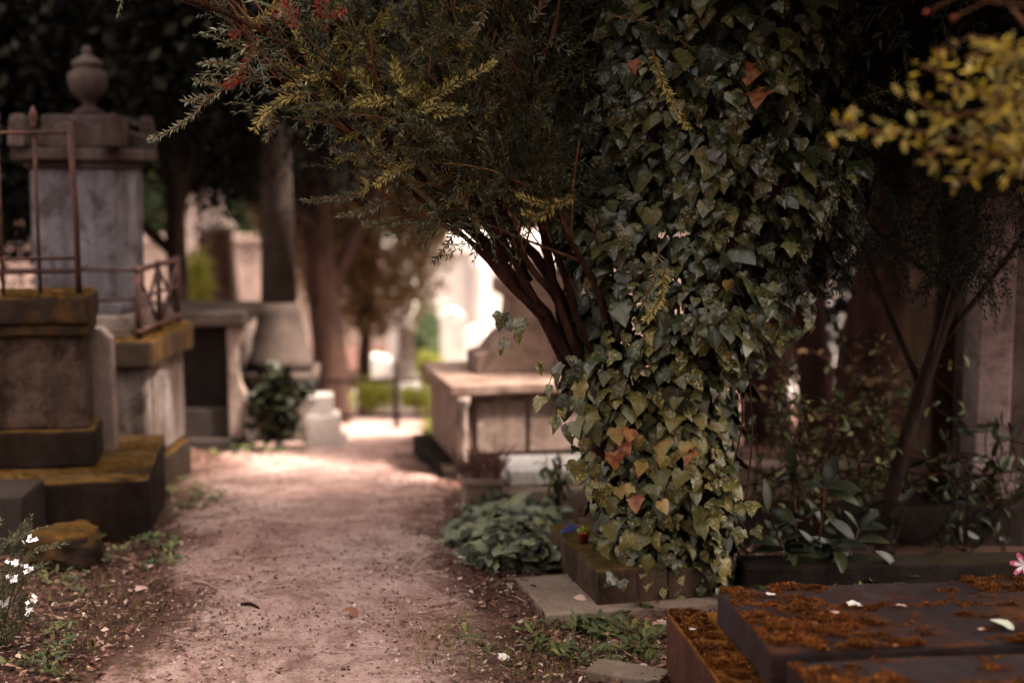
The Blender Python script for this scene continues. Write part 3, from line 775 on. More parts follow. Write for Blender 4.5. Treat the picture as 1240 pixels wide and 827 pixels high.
def spray(seed, k=4, coarse=False):
    rr = random.Random(seed)
    out = []
    L = 0.30
    base = needle_sprig(L, 26 if coarse else 30, 0.036 if coarse else 0.032, 0.0065 if coarse else 0.0058, 0.3, seed=seed)
    out.append(base)
    for i in range(k):
        y = L * (0.2 + 0.7 * i / k)
        sgn = 1 if i % 2 else -1
        a = sgn * rr.uniform(0.7, 1.1)
        sp = needle_sprig(0.14 * rr.uniform(0.6, 1.1), 14 if coarse else 15, 0.036 if coarse else 0.031, 0.0065 if coarse else 0.0058, 0.35, seed=seed * 31 + i)
        m = Matrix.Translation((0, y, -0.3 * y * y / L)) @ Euler((rr.uniform(-0.3, 0.3), 0, -a)).to_matrix().to_4x4()
        mm = np.array(m)
        out.append((sp[0] @ mm[:3, :3].T + mm[:3, 3], sp[1]))
    return join(out)
SPRAY = [spray(i) for i in range(5)]
SPRAYC = [spray(20 + i, 5, True) for i in range(4)]
def clump(seed, n=14, r=0.22, ls=0.09, hang=0.0):
    rr = random.Random(seed); V, F = [], []
    for i in range(n):
        c = Vector((rr.gauss(0, 1), rr.gauss(0, 1), rr.gauss(0, 1))).normalized() * r * rr.random() ** 0.4
        d = Vector((rr.gauss(0, 1), rr.gauss(0, 1), rr.gauss(0, 0.8) - hang)).normalized()
        q = d.cross(Vector((rr.gauss(0, 1), rr.gauss(0, 1), rr.gauss(0, 1)))).normalized()
        L = ls * rr.uniform(0.6, 1.2); k = len(V); nn = d.cross(q)
        V += [tuple(c), tuple(c + d * L * 0.5 + q * L * 0.3 + nn * L * 0.06), tuple(c + d * L), tuple(c + d * L * 0.5 - q * L * 0.3 + nn * L * 0.06)]
        F += [(k, k + 1, k + 2), (k, k + 2, k + 3)]
    return np.array(V), np.array(F)
CLUMP = [clump(i) for i in range(5)]
CLUMPS = [clump(40 + i, 16, 0.12, 0.05) for i in range(4)]
def strand(seed, n=46, L=0.8):
    rr = random.Random(seed); V, F = [], []
    for i in range(n):
        z = -L * i / n
        c = Vector((rr.gauss(0, 0.02), rr.gauss(0, 0.02), z))
        d = Vector((rr.gauss(0, 1), rr.gauss(0, 1), -0.9)).normalized()
        q = d.cross(rdir()).normalized(); l = 0.075 * rr.uniform(0.6, 1.2) * (1 - 0.5 * i / n); k = len(V)
        V += [tuple(c), tuple(c + d * l * 0.5 + q * l * 0.2), tuple(c + d * l), tuple(c + d * l * 0.5 - q * l * 0.2)]
        F += [(k, k + 1, k + 2), (k, k + 2, k + 3)]
    return np.array(V), np.array(F)
STRAND = [strand(i) for i in range(4)]

def ivy_leaf(lobe=0.5, fold=0.18, curl=0.3, seed=0, wide=1.0):
    """unit ivy leaf: stalk joint at the origin, tip at +Y, faces +Z"""
    rr = random.Random(seed)
    half = [(0.16, -0.10), (0.36, -0.07), (0.44 + 0.06 * lobe, 0.05), (0.50 + 0.12 * lobe, 0.18 + 0.05 * lobe), (0.44 - 0.06 * lobe, 0.34), (0.37 - 0.06 * lobe, 0.46), (0.26, 0.66), (0.11, 0.86)]
    mid = [(0, 0.02), (0, 0.30), (0, 0.62), (0, 1.0)]
    V = [(0, y) for _, y in mid]
    sides = []
    for sg in (1, -1):
        idx = []
        for x, y in half:
            idx.append(len(V)); V.append((sg * x * wide * rr.uniform(0.92, 1.06), y + rr.uniform(-0.02, 0.02)))
        sides.append(idx)
    F = []
    for sg, idx in zip((1, -1), sides):
        fan = [(0, idx[0], idx[1]), (0, idx[1], 1), (1, idx[1], idx[2]), (1, idx[2], idx[3]), (1, idx[3], idx[4]), (1, idx[4], 2), (2, idx[4], idx[5]), (2, idx[5], idx[6]), (2, idx[6], 3), (3, idx[6], idx[7])]
        F += [f if sg > 0 else f[::-1] for f in fan]
    pts = []
    for x, y in V:
        z = -1.5 * fold * abs(x) ** 1.2 - 1.3 * curl * (y - 0.35) ** 2 + 0.07 * math.sin(7 * y + 9 * abs(x) + seed)
        pts.append((x, y, z))
    return np.array(pts), np.array(F), np.array([(x + 0.5, y) for x, y in V])
IVY = [ivy_leaf(0.2, 0.14, 0.25, 1), ivy_leaf(0.7, 0.2, 0.35, 2), ivy_leaf(1.0, 0.12, 0.4, 3, 0.95), ivy_leaf(0.4, 0.32, 0.3, 4), ivy_leaf(0.0, 0.1, 0.2, 5, 1.05), ivy_leaf(0.9, 0.28, 0.5, 6, 0.9)]
def oval_leaf(w=0.36, fold=0.25, curl=0.35, seg=6):
    V, F, U = [], [], []
    for i in range(seg + 1):
        t = i / seg
        hw = w * 0.5 * math.sin(math.pi * min(1, t * 0.94 + 0.03)) ** 0.75
        z = -curl * (t - 0.3) ** 2
        for sx in (-1, 0, 1):
            V.append((sx * hw, t, z + (fold * hw if sx else 0))); U.append((0.5 + sx * hw, t))
    for i in range(seg):
        for k in (0, 1):
            a = i * 3 + k
            F += [(a, a + 1, a + 4), (a, a + 4, a + 3)]
    return np.array(V), np.array(F), np.array(U)
OVAL = [oval_leaf(), oval_leaf(0.42, 0.35, 0.5), oval_leaf(0.32, 0.2, 0.15)]
def leaf_meshes(tmpl, name, mat):
    out = []
    for t in tmpl:
        me = np_mesh(name, t[0], t[1], t[2], True); me.materials.append(mat); out.append(me)
    return out
def put(name, me, m4, parent):
    o = bpy.data.objects.new(name, me); COL.objects.link(o)
    o.parent = parent
    o.matrix_parent_inverse = parent.matrix_basis.inverted()
    o.matrix_basis = m4
    return o
def child(name, me, mat, parent, kind=None):
    """a part given in world coordinates"""
    o = link(name, me, mat, parent)
    o.matrix_parent_inverse = parent.matrix_basis.inverted()
    if kind: o['kind'] = kind
    return o

def in_blob(c, r, shell=0.5):
    v = rdir(); k = shell + (1 - shell) * random.random() ** 0.5
    return Vector((c[0] + v.x * r[0] * k, c[1] + v.y * r[1] * k, c[2] + v.z * r[2] * k))

# ================================================================== THE IVY-CLAD YEW
TY = 4.75
yew = thing('yew_tree', 'leaning many stemmed yew with reddish bark and yellow tips over the path', 'tree', (P(805, 745, TY).x, TY, 0))
stems_px = [
    # (photo polyline with distance, start radius, end radius)
    ([(812, 760, 4.78), (790, 660, 4.76), (735, 560, 4.70), (695, 450, 4.66), (650, 372, 4.62), (600, 310, 4.60), (545, 255, 4.55), (470, 175, 4.50), (405, 110, 4.45), (345, 55, 4.42), (270, -10, 4.40)], 0.042, 0.008),
    ([(815, 760, 4.80), (800, 640, 4.80), (745, 520, 4.74), (705, 430, 4.72), (672, 350, 4.70), (640, 300, 4.68), (560, 225, 4.66), (500, 150, 4.66), (430, 60, 4.64), (380, -30, 4.60)], 0.032, 0.008),
    ([(820, 760, 4.84), (800, 600, 4.86), (760, 480, 4.84), (740, 400, 4.82), (700, 320, 4.80), (640, 220, 4.82), (600, 120, 4.84), (570, 0, 4.86), (550, -80, 4.9)], 0.034, 0.010),
    ([(825, 760, 4.85), (820, 560, 4.9), (800, 400, 4.92), (770, 250, 4.95), (720, 120, 5.0), (690, 0, 5.0), (660, -120, 5.05)], 0.08, 0.03),
    ([(830, 760, 4.85), (840, 560, 4.92), (850, 380, 4.95), (870, 200, 5.0), (890, 0, 5.05), (900, -220, 5.1), (930, -500, 5.2)], 0.10, 0.04),
    ([(825, 760, 4.80), (850, 500, 4.82), (890, 330, 4.84), (960, 200, 4.9), (1040, 60, 5.0), (1110, -100, 5.05)], 0.06, 0.02),
    ([(612, 318, 4.60), (585, 262, 4.55), (545, 205, 4.5), (500, 165, 4.46), (440, 115, 4.4), (380, 75, 4.36), (300, 30, 4.32), (215, -8, 4.3)], 0.020, 0.005),
    ([(640, 340, 4.66), (610, 260, 4.6), (585, 190, 4.56), (560, 110, 4.52), (545, 20, 4.5), (540, -60, 4.5)], 0.018, 0.006),
    ([(690, 430, 4.68), (668, 340, 4.62), (650, 250, 4.58), (640, 160, 4.55), (650, 60, 4.52), (655, -40, 4.5)], 0.018, 0.006),
    ([(745, 430, 4.60), (735, 380, 4.55), (712, 330, 4.52), (690, 290, 4.50), (670, 250, 4.50), (650, 205, 4.48)], 0.016, 0.006),
    ([(700, 450, 4.62), (650, 365, 4.58), (615, 300, 4.55), (570, 240, 4.52), (520, 190, 4.5), (470, 120, 4.47), (440, 40, 4.45), (420, -40, 4.4)], 0.016, 0.005),
    ([(715, 470, 4.60), (680, 380, 4.56), (640, 315, 4.54), (600, 240, 4.52), (555, 150, 4.5), (520, 60, 4.5), (500, -30, 4.5)], 0.014, 0.005),
    ([(720, 440, 4.62), (690, 360, 4.6), (665, 290, 4.58), (625, 200, 4.56), (605, 100, 4.55), (610, -20, 4.5)], 0.015, 0.006),
    ([(660, 385, 4.58), (600, 325, 4.55), (540, 270, 4.5), (480, 215, 4.46), (420, 150, 4.43), (370, 110, 4.4)], 0.012, 0.004),
    ([(470, 175, 4.50), (420, 160, 4.46), (380, 130, 4.42), (350, 105, 4.40), (310, 60, 4.38), (262, 20, 4.36), (215, 0, 4.34)], 0.010, 0.003),
]
stem_w = []
for pl, r0, r1 in stems_px:
    pts = spline([P(*q) for q in pl], 26)
    pts = [p + noise.noise_vector(p * 7) * 0.012 for p in pts]
    rad = [r0 + (r1 - r0) * (i / 26) ** 0.7 for i in range(27)]
    V, F = tube_data(pts, rad, 10, 0.24)
    child('trunk' if r0 > 0.05 else 'branch', np_mesh('stem', V, F, smooth=True), M['bark'], yew)
    stem_w.append((pts, rad))
# twigs and needle sprays
def limit_y(px):                   # lowest photo row the foliage reaches at a column
    return np.interp(px, [150, 210, 300, 360, 440, 500, 560, 610, 660, 720], [10, 20, 90, 150, 235, 262, 272, 262, 250, 230])
def to_px(p):
    d = Vector(p) - Vector((0, 0, CAM_H))
    f = d.y * CT - d.z * ST; u = d.y * ST + d.z * CT
    return 620 + FPX * d.x / f, 413.5 - FPX * u / f
tw, sp_m, sp_g, sp_r, sp_hi = [], [], [], [], []
count = 0
for si, (pts, rad) in enumerate(stem_w):
    thick = si in (4, 5)
    n = 20 if si < 4 else (14 if thick else 11)
    for k in range(n):
        i = random.randint(9 if si < 4 else 5, 26)
        p = pts[i]
        t = (pts[min(i + 1, 26)] - pts[max(i - 1, 0)]).normalized()
        d = (t * 0.9 + rdir() * 0.8 + Vector((-0.15, -0.25, 0.25))).normalized()
        L = random.uniform(0.15, 0.50)
        end = p + d * L
        x, y = to_px(end)
        if y > limit_y(x) or x < 190: continue
        c = spline([p, p + d * L * 0.5 + rdir() * 0.03, end + Vector((0, 0, -0.05 * L))], 6)
        tw.append(tube_data(c, [0.0055, 0.005, 0.0045, 0.004, 0.0035, 0.003, 0.002], 4))
        for j in range(random.randint(2, 4)):
            q = c[random.randint(1, 6)]
            dd = (d * 0.8 + rdir() * 0.9 + Vector((0, -0.1, 0.15))).normalized()
            e = q + dd * 0.2
            x, y = to_px(e)
            if y > limit_y(x) + 6: continue
            if x < 520 and random.random() < 0.4: continue
            m = frame(q, dd, rdir(0.8), random.uniform(0.7, 1.05))
            sp_m.append(m)
# loose dense mass of foliage behind the ivy top and between the stems
for k in range(80):
    px = random.uniform(520, 720); py = random.uniform(-80, 300)
    if py > limit_y(px) - 15: continue
    if px < 500 and random.random() < 0.5: continue
    p = P(px, py, random.uniform(4.6, 5.2))
    sp_m.append(frame(p, rdir(0.3), rdir(0.8), random.uniform(0.8, 1.1)))
child('twig', np_mesh('twigs', *join(tw), smooth=True), M['twig'], yew, 'stuff')
child('foliage', scatter('foliage', SPRAY, sp_m), M['yew'], yew, 'stuff')
yg = []
while len(yg) < 190:
    px, py = random.gauss(505, 75), random.gauss(105, 62)
    if py > limit_y(px) - 5 or py < -20 or px < 330: continue
    q = random.random()
    yg.append(frame(P(px, py, random.uniform(4.34, 4.62)), Vector((random.uniform(-0.9, 0.6), random.uniform(-0.6, 0.2), random.uniform(-0.2, 1.0))), rdir(0.5), random.uniform(0.35, 0.75)))
child('young_foliage', scatter('young_foliage', SPRIG, yg), M['yew_young'], yew, 'stuff')
# fine bare twigs inside
bare = []
for k in range(150):
    p = P(random.uniform(480, 730), random.uniform(30, 330), random.uniform(4.55, 4.9))
    x, y = to_px(p)
    if y > limit_y(x): continue
    d = (Vector((random.uniform(-0.7, 0.35), random.uniform(-0.3, 0.3), 1))).normalized() * random.uniform(0.12, 0.4)
    bare.append(tube_data(spline([p, p + d * 0.5 + rdir() * 0.02, p + d], 4), [0.003, 0.0028, 0.0025, 0.002, 0.0012], 3))
child('bare_twig', np_mesh('bare_twigs', *join(bare), smooth=True), M['bark'], yew, 'stuff')
# shoots one can pick out: yellow, silvery and red ones
def shoot(pl, mat, n_needle=30, nl=0.028, r=0.0022, dens=1.0, kind='shoot'):
    pts = spline([P(*q) for q in pl], 10)
    V, F = tube_data(pts, [r * 1.3] * 6 + [r] * 4 + [r * 0.6], 4)
    Vn, Fn = [], []
    L = sum((pts[i + 1] - pts[i]).length for i in range(10))
    N = int(n_needle * max(0.4, L / 0.12) * dens)
    for k in range(N):
        t = 10 * (0.1 + 0.9 * k / N); i = min(int(t), 9)
        b = pts[i].lerp(pts[i + 1], t - i); tg = (pts[i + 1] - pts[i]).normalized()
        side = tg.cross(Vector((0.2, -0.8, 0.5))).normalized() * (1 if k % 2 else -1)
        d = (tg * random.uniform(0.5, 1.0) + side * random.uniform(0.5, 1.0) + rdir(0.1) * 0.45).normalized()
        s_ = d.cross(rdir()).normalized() * 0.0026
        l = nl * random.uniform(0.7, 1.15) * (1.0 - 0.35 * k / N); j = len(Vn)
        Vn += [tuple(b), tuple(b + d * l * 0.5 + s_), tuple(b + d * l), tuple(b + d * l * 0.5 - s_)]
        Fn += [(j, j + 1, j + 2), (j, j + 2, j + 3)]
    me = np_mesh('shoot', *join([(V, F), (np.array(Vn), np.array(Fn))]))
    me.materials.append(M['twig']); me.materials.append(mat)
    mi = np.ones(len(me.polygons), dtype=np.int32); mi[:len(F)] = 0
    me.polygons.foreach_set('material_index', mi)
    return child(kind, me, None, yew)
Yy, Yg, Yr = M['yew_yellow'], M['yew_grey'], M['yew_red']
for pl, mt in [
    ([(455, 112, 4.36), (430, 90, 4.34), (402, 82, 4.33)], Yy), ([(470, 125, 4.36), (445, 118, 4.33), (425, 128, 4.32)], Yy),
    ([(500, 122, 4.36), (480, 95, 4.34), (478, 72, 4.33)], Yy), ([(505, 130, 4.35), (540, 108, 4.33), (575, 90, 4.31), (598, 76, 4.3)], Yy),
    ([(500, 135, 4.34), (520, 130, 4.32), (548, 128, 4.3)], Yy), ([(520, 135, 4.34), (540, 138, 4.32), (565, 133, 4.3)], Yy),
    ([(480, 118, 4.34), (462, 124, 4.32), (440, 126, 4.3)], Yy), ([(505, 118, 4.34), (500, 108, 4.32), (488, 112, 4.3)], Yy),
    ([(512, 138, 4.36), (530, 158, 4.34), (552, 182, 4.32)], Yg), ([(505, 195, 4.4), (480, 208, 4.36), (455, 224, 4.32)], Yy),
    ([(700, 236, 4.45), (668, 248, 4.4), (628, 238, 4.36)], Yy), ([(672, 250, 4.42), (655, 262, 4.38), (634, 258, 4.35)], Yy),
    ([(798, 300, 4.34), (790, 345, 4.3), (775, 372, 4.28)], Yg), ([(805, 318, 4.34), (800, 360, 4.3), (782, 388, 4.27)], Yy),
    ([(385, 112, 4.36), (350, 118, 4.33), (328, 132, 4.31), (318, 152, 4.3)], Yy), ([(330, 132, 4.31), (316, 140, 4.3), (308, 158, 4.3)], Yy),
    ([(325, 135, 4.31), (330, 150, 4.3), (322, 168, 4.29)], Yg),
    ([(345, 95, 4.38), (300, 95, 4.36), (255, 118, 4.34), (222, 150, 4.32), (180, 170, 4.3)], Yg),
    ([(320, 92, 4.37), (285, 80, 4.35), (262, 76, 4.33), (245, 78, 4.32)], Yg), ([(270, 105, 4.34), (252, 100, 4.33), (236, 99, 4.32)], Yg),
    ([(258, 116, 4.34), (240, 118, 4.33), (224, 124, 4.32)], Yg),
    ([(312, 20, 4.36), (305, 28, 4.35), (296, 22, 4.34)], Yy), ([(318, 25, 4.36), (300, 35, 4.35), (282, 44, 4.34)], Yr),
    ([(308, 42, 4.36), (304, 62, 4.34), (292, 90, 4.33), (274, 104, 4.33)], Yr), ([(355, 0, 4.36), (345, 14, 4.35), (332, 22, 4.34)], Yr),
    ([(365, 4, 4.36), (352, 26, 4.35), (362, 32, 4.34)], Yr), ([(345, -8, 4.36), (338, 6, 4.35), (330, 12, 4.34)], Yr), ([(400, -6, 4.36), (385, 10, 4.35), (392, 36, 4.34)], Yr), ([(420, 8, 4.36), (405, 18, 4.35), (384, 16, 4.34)], Yr),
    ([(448, 232, 4.5), (410, 240, 4.46), (366, 244, 4.42)], Yg), ([(470, 240, 4.5), (440, 256, 4.46), (412, 262, 4.42)], Yg),
    ([(490, 262, 4.5), (462, 272, 4.46), (440, 272, 4.42)], Yg), ([(540, 240, 4.5), (530, 270, 4.46), (505, 300, 4.42)], M['yew']),
    ([(560, 262, 4.5), (545, 290, 4.46), (525, 318, 4.42)], M['yew']), ([(470, 190, 4.45), (430, 192, 4.4), (402, 182, 4.36)], Yg),
    ([(450, 150, 4.42), (455, 175, 4.38), (470, 192, 4.35)], Yg), ([(640, 30, 4.4), (655, 10, 4.38), (660, -10, 4.36)], Yg),
    ([(790, 60, 4.4), (800, 95, 4.36), (815, 125, 4.34), (832, 155, 4.32)], Yy), ([(745, 20, 4.4), (790, 30, 4.36), (840, 60, 4.34)], M['yew']),
    ([(520, 90, 4.36), (522, 60, 4.35), (524, 40, 4.34)], M['yew']), ([(590, -10, 4.4), (580, 30, 4.36), (560, 50, 4.34)], Yg)]:
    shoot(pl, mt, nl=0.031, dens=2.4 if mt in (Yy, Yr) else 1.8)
for k in range(34):
    pts, rad = random.choice([stem_w[i] for i in (0, 1, 2, 6, 7, 8, 10, 11, 12, 13)])
    p = pts[random.randint(15, 26)]
    x, y = to_px(p)
    if y < -30 or y > 240: continue
    L = random.uniform(50, 130); an = random.uniform(0.5, 2.4)
    dx, dy = -math.cos(an) if random.random() < 0.8 else math.cos(an), -math.sin(an)
    if k % 4 == 0: dx, dy = -0.95, random.uniform(0.0, 0.35)
    e = (x + dx * L, y + dy * L)
    if e[1] > limit_y(e[0]): continue
    Y = p.y
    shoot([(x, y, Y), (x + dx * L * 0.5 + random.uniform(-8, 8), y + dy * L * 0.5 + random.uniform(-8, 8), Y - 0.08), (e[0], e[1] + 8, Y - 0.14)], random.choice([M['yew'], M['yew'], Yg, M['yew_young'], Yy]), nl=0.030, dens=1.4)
# upper crown above the picture, its masses placed to shade ivy, tombs and path
up = []
for k in range(3500):
    c, r = random.choices([((0.9, 5.0, 3.15), (1.9, 1.0, 0.95)), ((0.1, 4.9, 3.3), (1.5, 1.0, 0.8)), ((1.5, 5.6, 2.6), (0.9, 0.7, 0.9)), ((-1.2, 6.7, 3.4), (0.8, 1.0, 0.5)), ((0.6, 6.5, 3.5), (1.1, 0.7, 0.5)), ((1.9, 4.4, 2.5), (0.8, 0.8, 0.7)), ((1.1, 4.1, 2.85), (1.1, 0.7, 0.5))], [10, 8, 6, 6, 1.6, 5, 5])[0]
    p = in_blob(c, r, 0.3)
    x, y = to_px(p)
    if x < 640 and y > -40: continue
    if y > 90 or (p.y < 4.4 and y > -30): continue
    up.append(frame(p, rdir(0.1), rdir(0.8), random.uniform(1.3, 1.9)))
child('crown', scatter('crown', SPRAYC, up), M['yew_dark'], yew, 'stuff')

# ================================================================== THE IVY
ivy = thing('climbing_ivy', 'dense climbing ivy with lobed leaves wrapped around the yew trunk', 'ivy', (P(812, 745, TY).x, TY - 0.05, 0))
prof_y = [770, 745, 720, 700, 650, 600, 560, 500, 450, 400, 350, 300, 250, 200, 150, 100, 0, -150, -300]
prof_l = [772, 768, 762, 755, 742, 722, 712, 704, 700, 700, 690, 668, 660, 676, 700, 690, 690, 700, 720]
prof_r = [850, 862, 876, 888, 900, 900, 890, 884, 890, 930, 970, 985, 1010, 1032, 1040, 1050, 1060, 1070, 1060]
py_a = prof_y[::-1]; pl_a = prof_l[::-1]; pr_a = prof_r[::-1]
cand = []
def ivy_point(py, th, lay):
    xl = np.interp(py, py_a, pl_a); xr = np.interp(py, py_a, pr_a)
    cx, hw = (xl + xr) / 2, (xr - xl) / 2
    Y = TY + np.interp(py, [0, 300, 745], [0.05, 0.05, 0.0])
    c = P(cx, py, Y); rx = hw / scl(Y); ry = min(rx, 0.36) * 0.85 + 0.02
    lump = 1 + 0.34 * noise.noise(Vector((math.cos(th) * 1.6, math.sin(th) * 1.6, c.z * 3.2)))
    v = Vector((math.cos(th) * rx * lump * lay, math.sin(th) * ry * lump * lay, 0))
    out = Vector((math.cos(th) / rx, math.sin(th) / ry, 0)).normalized()
    return c + v, out
def ivy_frame(p, out, s):
    down = Vector((0, 0, -1)) + out * random.uniform(0.1, 0.7) + rdir() * 0.55
    nrm = out + Vector((0, 0, random.uniform(0.0, 1.0))) + rdir() * 0.6
    return frame(p, down, nrm, s)
for k in range(8500):
    py = random.uniform(-260, 752)
    th = -math.pi / 2 + random.uniform(-1, 1) * math.pi * 0.62
    outer = random.random() < 0.5
    p, out = ivy_point(py, th, random.uniform(0.93, 1.06) if outer else random.uniform(0.68, 0.92))
    cand.append((p, out, py, outer))
keep = []
cell = {}
for p, out, py, outer in cand:          # thin out leaves that sit on top of each other
    key = (round(p.x / 0.033), round(p.y / 0.033), round(p.z / 0.033), outer)
    if key in cell: continue
    cell[key] = 1; keep.append((p, out, py, outer))
for px, py in [(612, 378), (606, 384), (622, 392), (616, 402), (652, 436), (660, 470), (655, 480), (676, 492), (672, 505), (694, 566), (712, 592), (722, 602), (735, 640), (728, 655), (748, 700), (690, 510), (662, 446)]:
    for j in range(1 if py < 410 else 2):
        p = P(px + random.uniform(-9, 9), py + random.uniform(-9, 9), 4.50 + random.uniform(-0.05, 0.06))
        keep.append((p, Vector((-0.45, -0.9, 0)).normalized(), py, True))
for px, py in [(985, 372), (975, 385), (990, 360), (965, 395), (950, 400), (940, 392), (905, 440), (915, 420), (1020, 215), (1010, 230), (1030, 200), (1000, 245), (900, 600), (905, 640), (690, 455), (700, 470), (705, 490), (694, 478), (712, 520), (705, 540), (716, 560), (722, 575), (710, 500), (728, 590), (740, 600), (700, 430)]:
    for j in range(3):
        p = P(px + random.uniform(-14, 14), py + random.uniform(-12, 12), 4.50 + random.uniform(-0.05, 0.08))
        keep.append((p, Vector((0.3 if px > 800 else -0.4, -0.9, 0)).normalized(), py, True))
vis = []
for p, out, py, outer in keep:
    px_, py_ = to_px(p)
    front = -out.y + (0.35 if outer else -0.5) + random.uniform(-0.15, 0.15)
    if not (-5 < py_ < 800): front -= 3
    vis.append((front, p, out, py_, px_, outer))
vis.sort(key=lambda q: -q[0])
IM = {k: leaf_meshes(IVY, 'leaf', M[k]) for k in ('ivy', 'ivy_low', 'ivy_yellow', 'ivy_red', 'ivy_dark')}
rest, stalks = [], []
for i, (fr, p, out, py, px, outer) in enumerate(vis):
    s = (random.uniform(0.042, 0.074) if random.random() < 0.68 else random.choice([random.uniform(0.024, 0.042), random.uniform(0.072, 0.095)])) * (0.88 if py > 520 else 1.0) * (1.0 if outer else 0.9)
    m = ivy_frame(p, out, s)
    if i < 300:
        low = min(1, max(0, (py - 380) / 150)) * (0.75 if px > 725 else 0.45)
        d = math.hypot((px - 785) / 62, (py - 568) / 55)
        kind = 'ivy'
        if random.random() < 0.6 * math.exp(-d * d * 1.3) + 0.025: kind = random.choice(['ivy_yellow', 'ivy_yellow', 'ivy_red', 'ivy_low'])
        elif random.random() < low: kind = 'ivy_low'
        put('leaf', random.choice(IM[kind]), m, ivy)
        stalks.append(tube_data(spline([p, p - out * 0.05 + Vector((0, 0, 0.035)), p - out * 0.11 + Vector((random.uniform(-0.03, 0.03), 0, 0.02))], 3), 0.0015, 3))
    else:
        rest.append((m, py, fr))
# the turning leaves in the patch low on the trunk
for px, py, kind in [(742, 530, 'ivy_yellow'), (752, 548, 'ivy_red'), (770, 540, 'ivy_yellow'), (775, 572, 'ivy_yellow'), (800, 566, 'ivy_yellow'), (822, 582, 'ivy_low'), (740, 560, 'ivy_red'), (798, 618, 'ivy_yellow'), (760, 600, 'ivy_yellow'), (788, 598, 'ivy_low'), (834, 556, 'ivy_red'), (766, 612, 'ivy_red'), (826, 548, 'ivy_yellow'), (760, 530, 'ivy_red')]:
    p = P(px + 3, py - 12, 4.47)
    put('leaf', random.choice(IM[kind]), ivy_frame(p, Vector((0, -1, 0)), random.uniform(0.045, 0.066)), ivy)
mid = [q for q in rest if q[2] > 0.98]
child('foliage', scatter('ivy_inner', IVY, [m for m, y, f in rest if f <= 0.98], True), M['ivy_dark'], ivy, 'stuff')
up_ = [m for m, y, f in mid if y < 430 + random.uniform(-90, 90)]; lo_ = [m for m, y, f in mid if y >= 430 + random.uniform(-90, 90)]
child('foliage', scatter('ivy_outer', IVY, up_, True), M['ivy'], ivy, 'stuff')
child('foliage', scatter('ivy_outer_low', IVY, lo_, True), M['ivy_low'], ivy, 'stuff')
child('stalk', np_mesh('stalks', *join(stalks)), M['stem'], ivy, 'stuff')
for k in range(9):
    pl = []
    a = random.uniform(-2.6, -0.5)
    for py in range(750, -60, -90):
        p, out = ivy_point(py, a + 0.3 * math.sin(py * 0.01 + k), 0.86)
        pl.append(p)
    V, F = tube_data(spline(pl, 30), 0.006, 5, 0.2)
    child('vine', np_mesh('vine', V, F, smooth=True), M['stem'], ivy)
for px, py0, py1 in [(905, 430, 620), (770, 690, 790), (893, 450, 560), (716, 255, 300)]:
    V, F = tube_data(spline([P(px, py0, 4.5), P(px + 6, (py0 + py1) / 2, 4.48), P(px - 4, py1, 4.47)], 8), 0.003, 4)
    child('vine', np_mesh('vine', V, F, smooth=True), M['stem'], ivy)

# ================================================================== OTHER TREES
def tree(name, label, trunk, r0, r1, blobs, tmpl, mat, bark, n, size, branches=6, cat='tree', strands=None, shell=0.45):
    base = Vector(trunk[0])
    t = thing(name, label, cat, base)
    pts = spline(trunk, 20)
    V, F = tube_data(pts, [r0 + (r1 - r0) * (i / 20) for i in range(21)], 12, 0.08)
    child('trunk', np_mesh('trunk', V, F, smooth=True), bark, t)
    lim = []
    for k in range(branches):
        c, r = blobs[k % len(blobs)]
        a = pts[random.randint(8, 20)]; b = in_blob(c, r, 0.3)
        lim.append(tube_data(spline([a, a.lerp(b, 0.5) + rdir() * 0.15, b], 8), [r1 * 0.7 * (1 - 0.08 * i) for i in range(9)], 6, 0.1))
    if lim: child('limb', np_mesh('limbs', *join(lim), smooth=True), bark, t)
    ms = []
    for k in range(n):
        c, r = random.choice(blobs)
        p = in_blob(c, r, shell)
        ms.append(frame(p, rdir(-0.2), rdir(0.8), random.uniform(*size)))
    child('crown', scatter('crown', tmpl, ms), mat, t, 'stuff')
    if strands:
        ms = []
        for k in range(strands[0]):
            c, r = random.choice(blobs)
            a = random.uniform(0, 6.283); q = math.sqrt(random.random())
            p = Vector((c[0] + math.cos(a) * r[0] * q, c[1] + math.sin(a) * r[1] * q, c[2] - r[2] * 0.75 * math.sqrt(max(0, 1 - q * q * 0.8)) + random.uniform(-0.1, 0.3)))
            ms.append(Matrix.Translation(p) @ Matrix.Rotation(random.uniform(0, 6.28), 4, 'Z') @ Matrix.Rotation(random.uniform(-0.12, 0.12), 4, 'X') @ Matrix.Scale(random.uniform(*strands[1]), 4))
        child('hanging_foliage', scatter('strands', STRAND, ms), mat, t, 'stuff')
    return t
def gp(px, py, Y):
    p = P(px, py, Y); p.z = gz(Y) - 0.1; return p
# slender yew on the right
tree('yew_tree', 'slender leaning dark trunk with black hanging foliage right of the ivy',
     [P(1062, 712, 5.2), P(1072, 640, 5.2), P(1100, 520, 5.22), P(1140, 400, 5.25), P(1168, 320, 5.3), P(1185, 200, 5.4), P(1180, 0, 5.5)], 0.030, 0.020,
     [((1.75, 5.7, 2.25), (0.75, 0.6, 0.85)), ((1.25, 6.0, 2.3), (0.55, 0.5, 0.75)), ((2.4, 5.4, 2.2), (0.7, 0.6, 0.9))], SPRAYC, M['yew_dark'], M['bark_dark'], 1150, (0.9, 1.5), 8, shell=0.3)
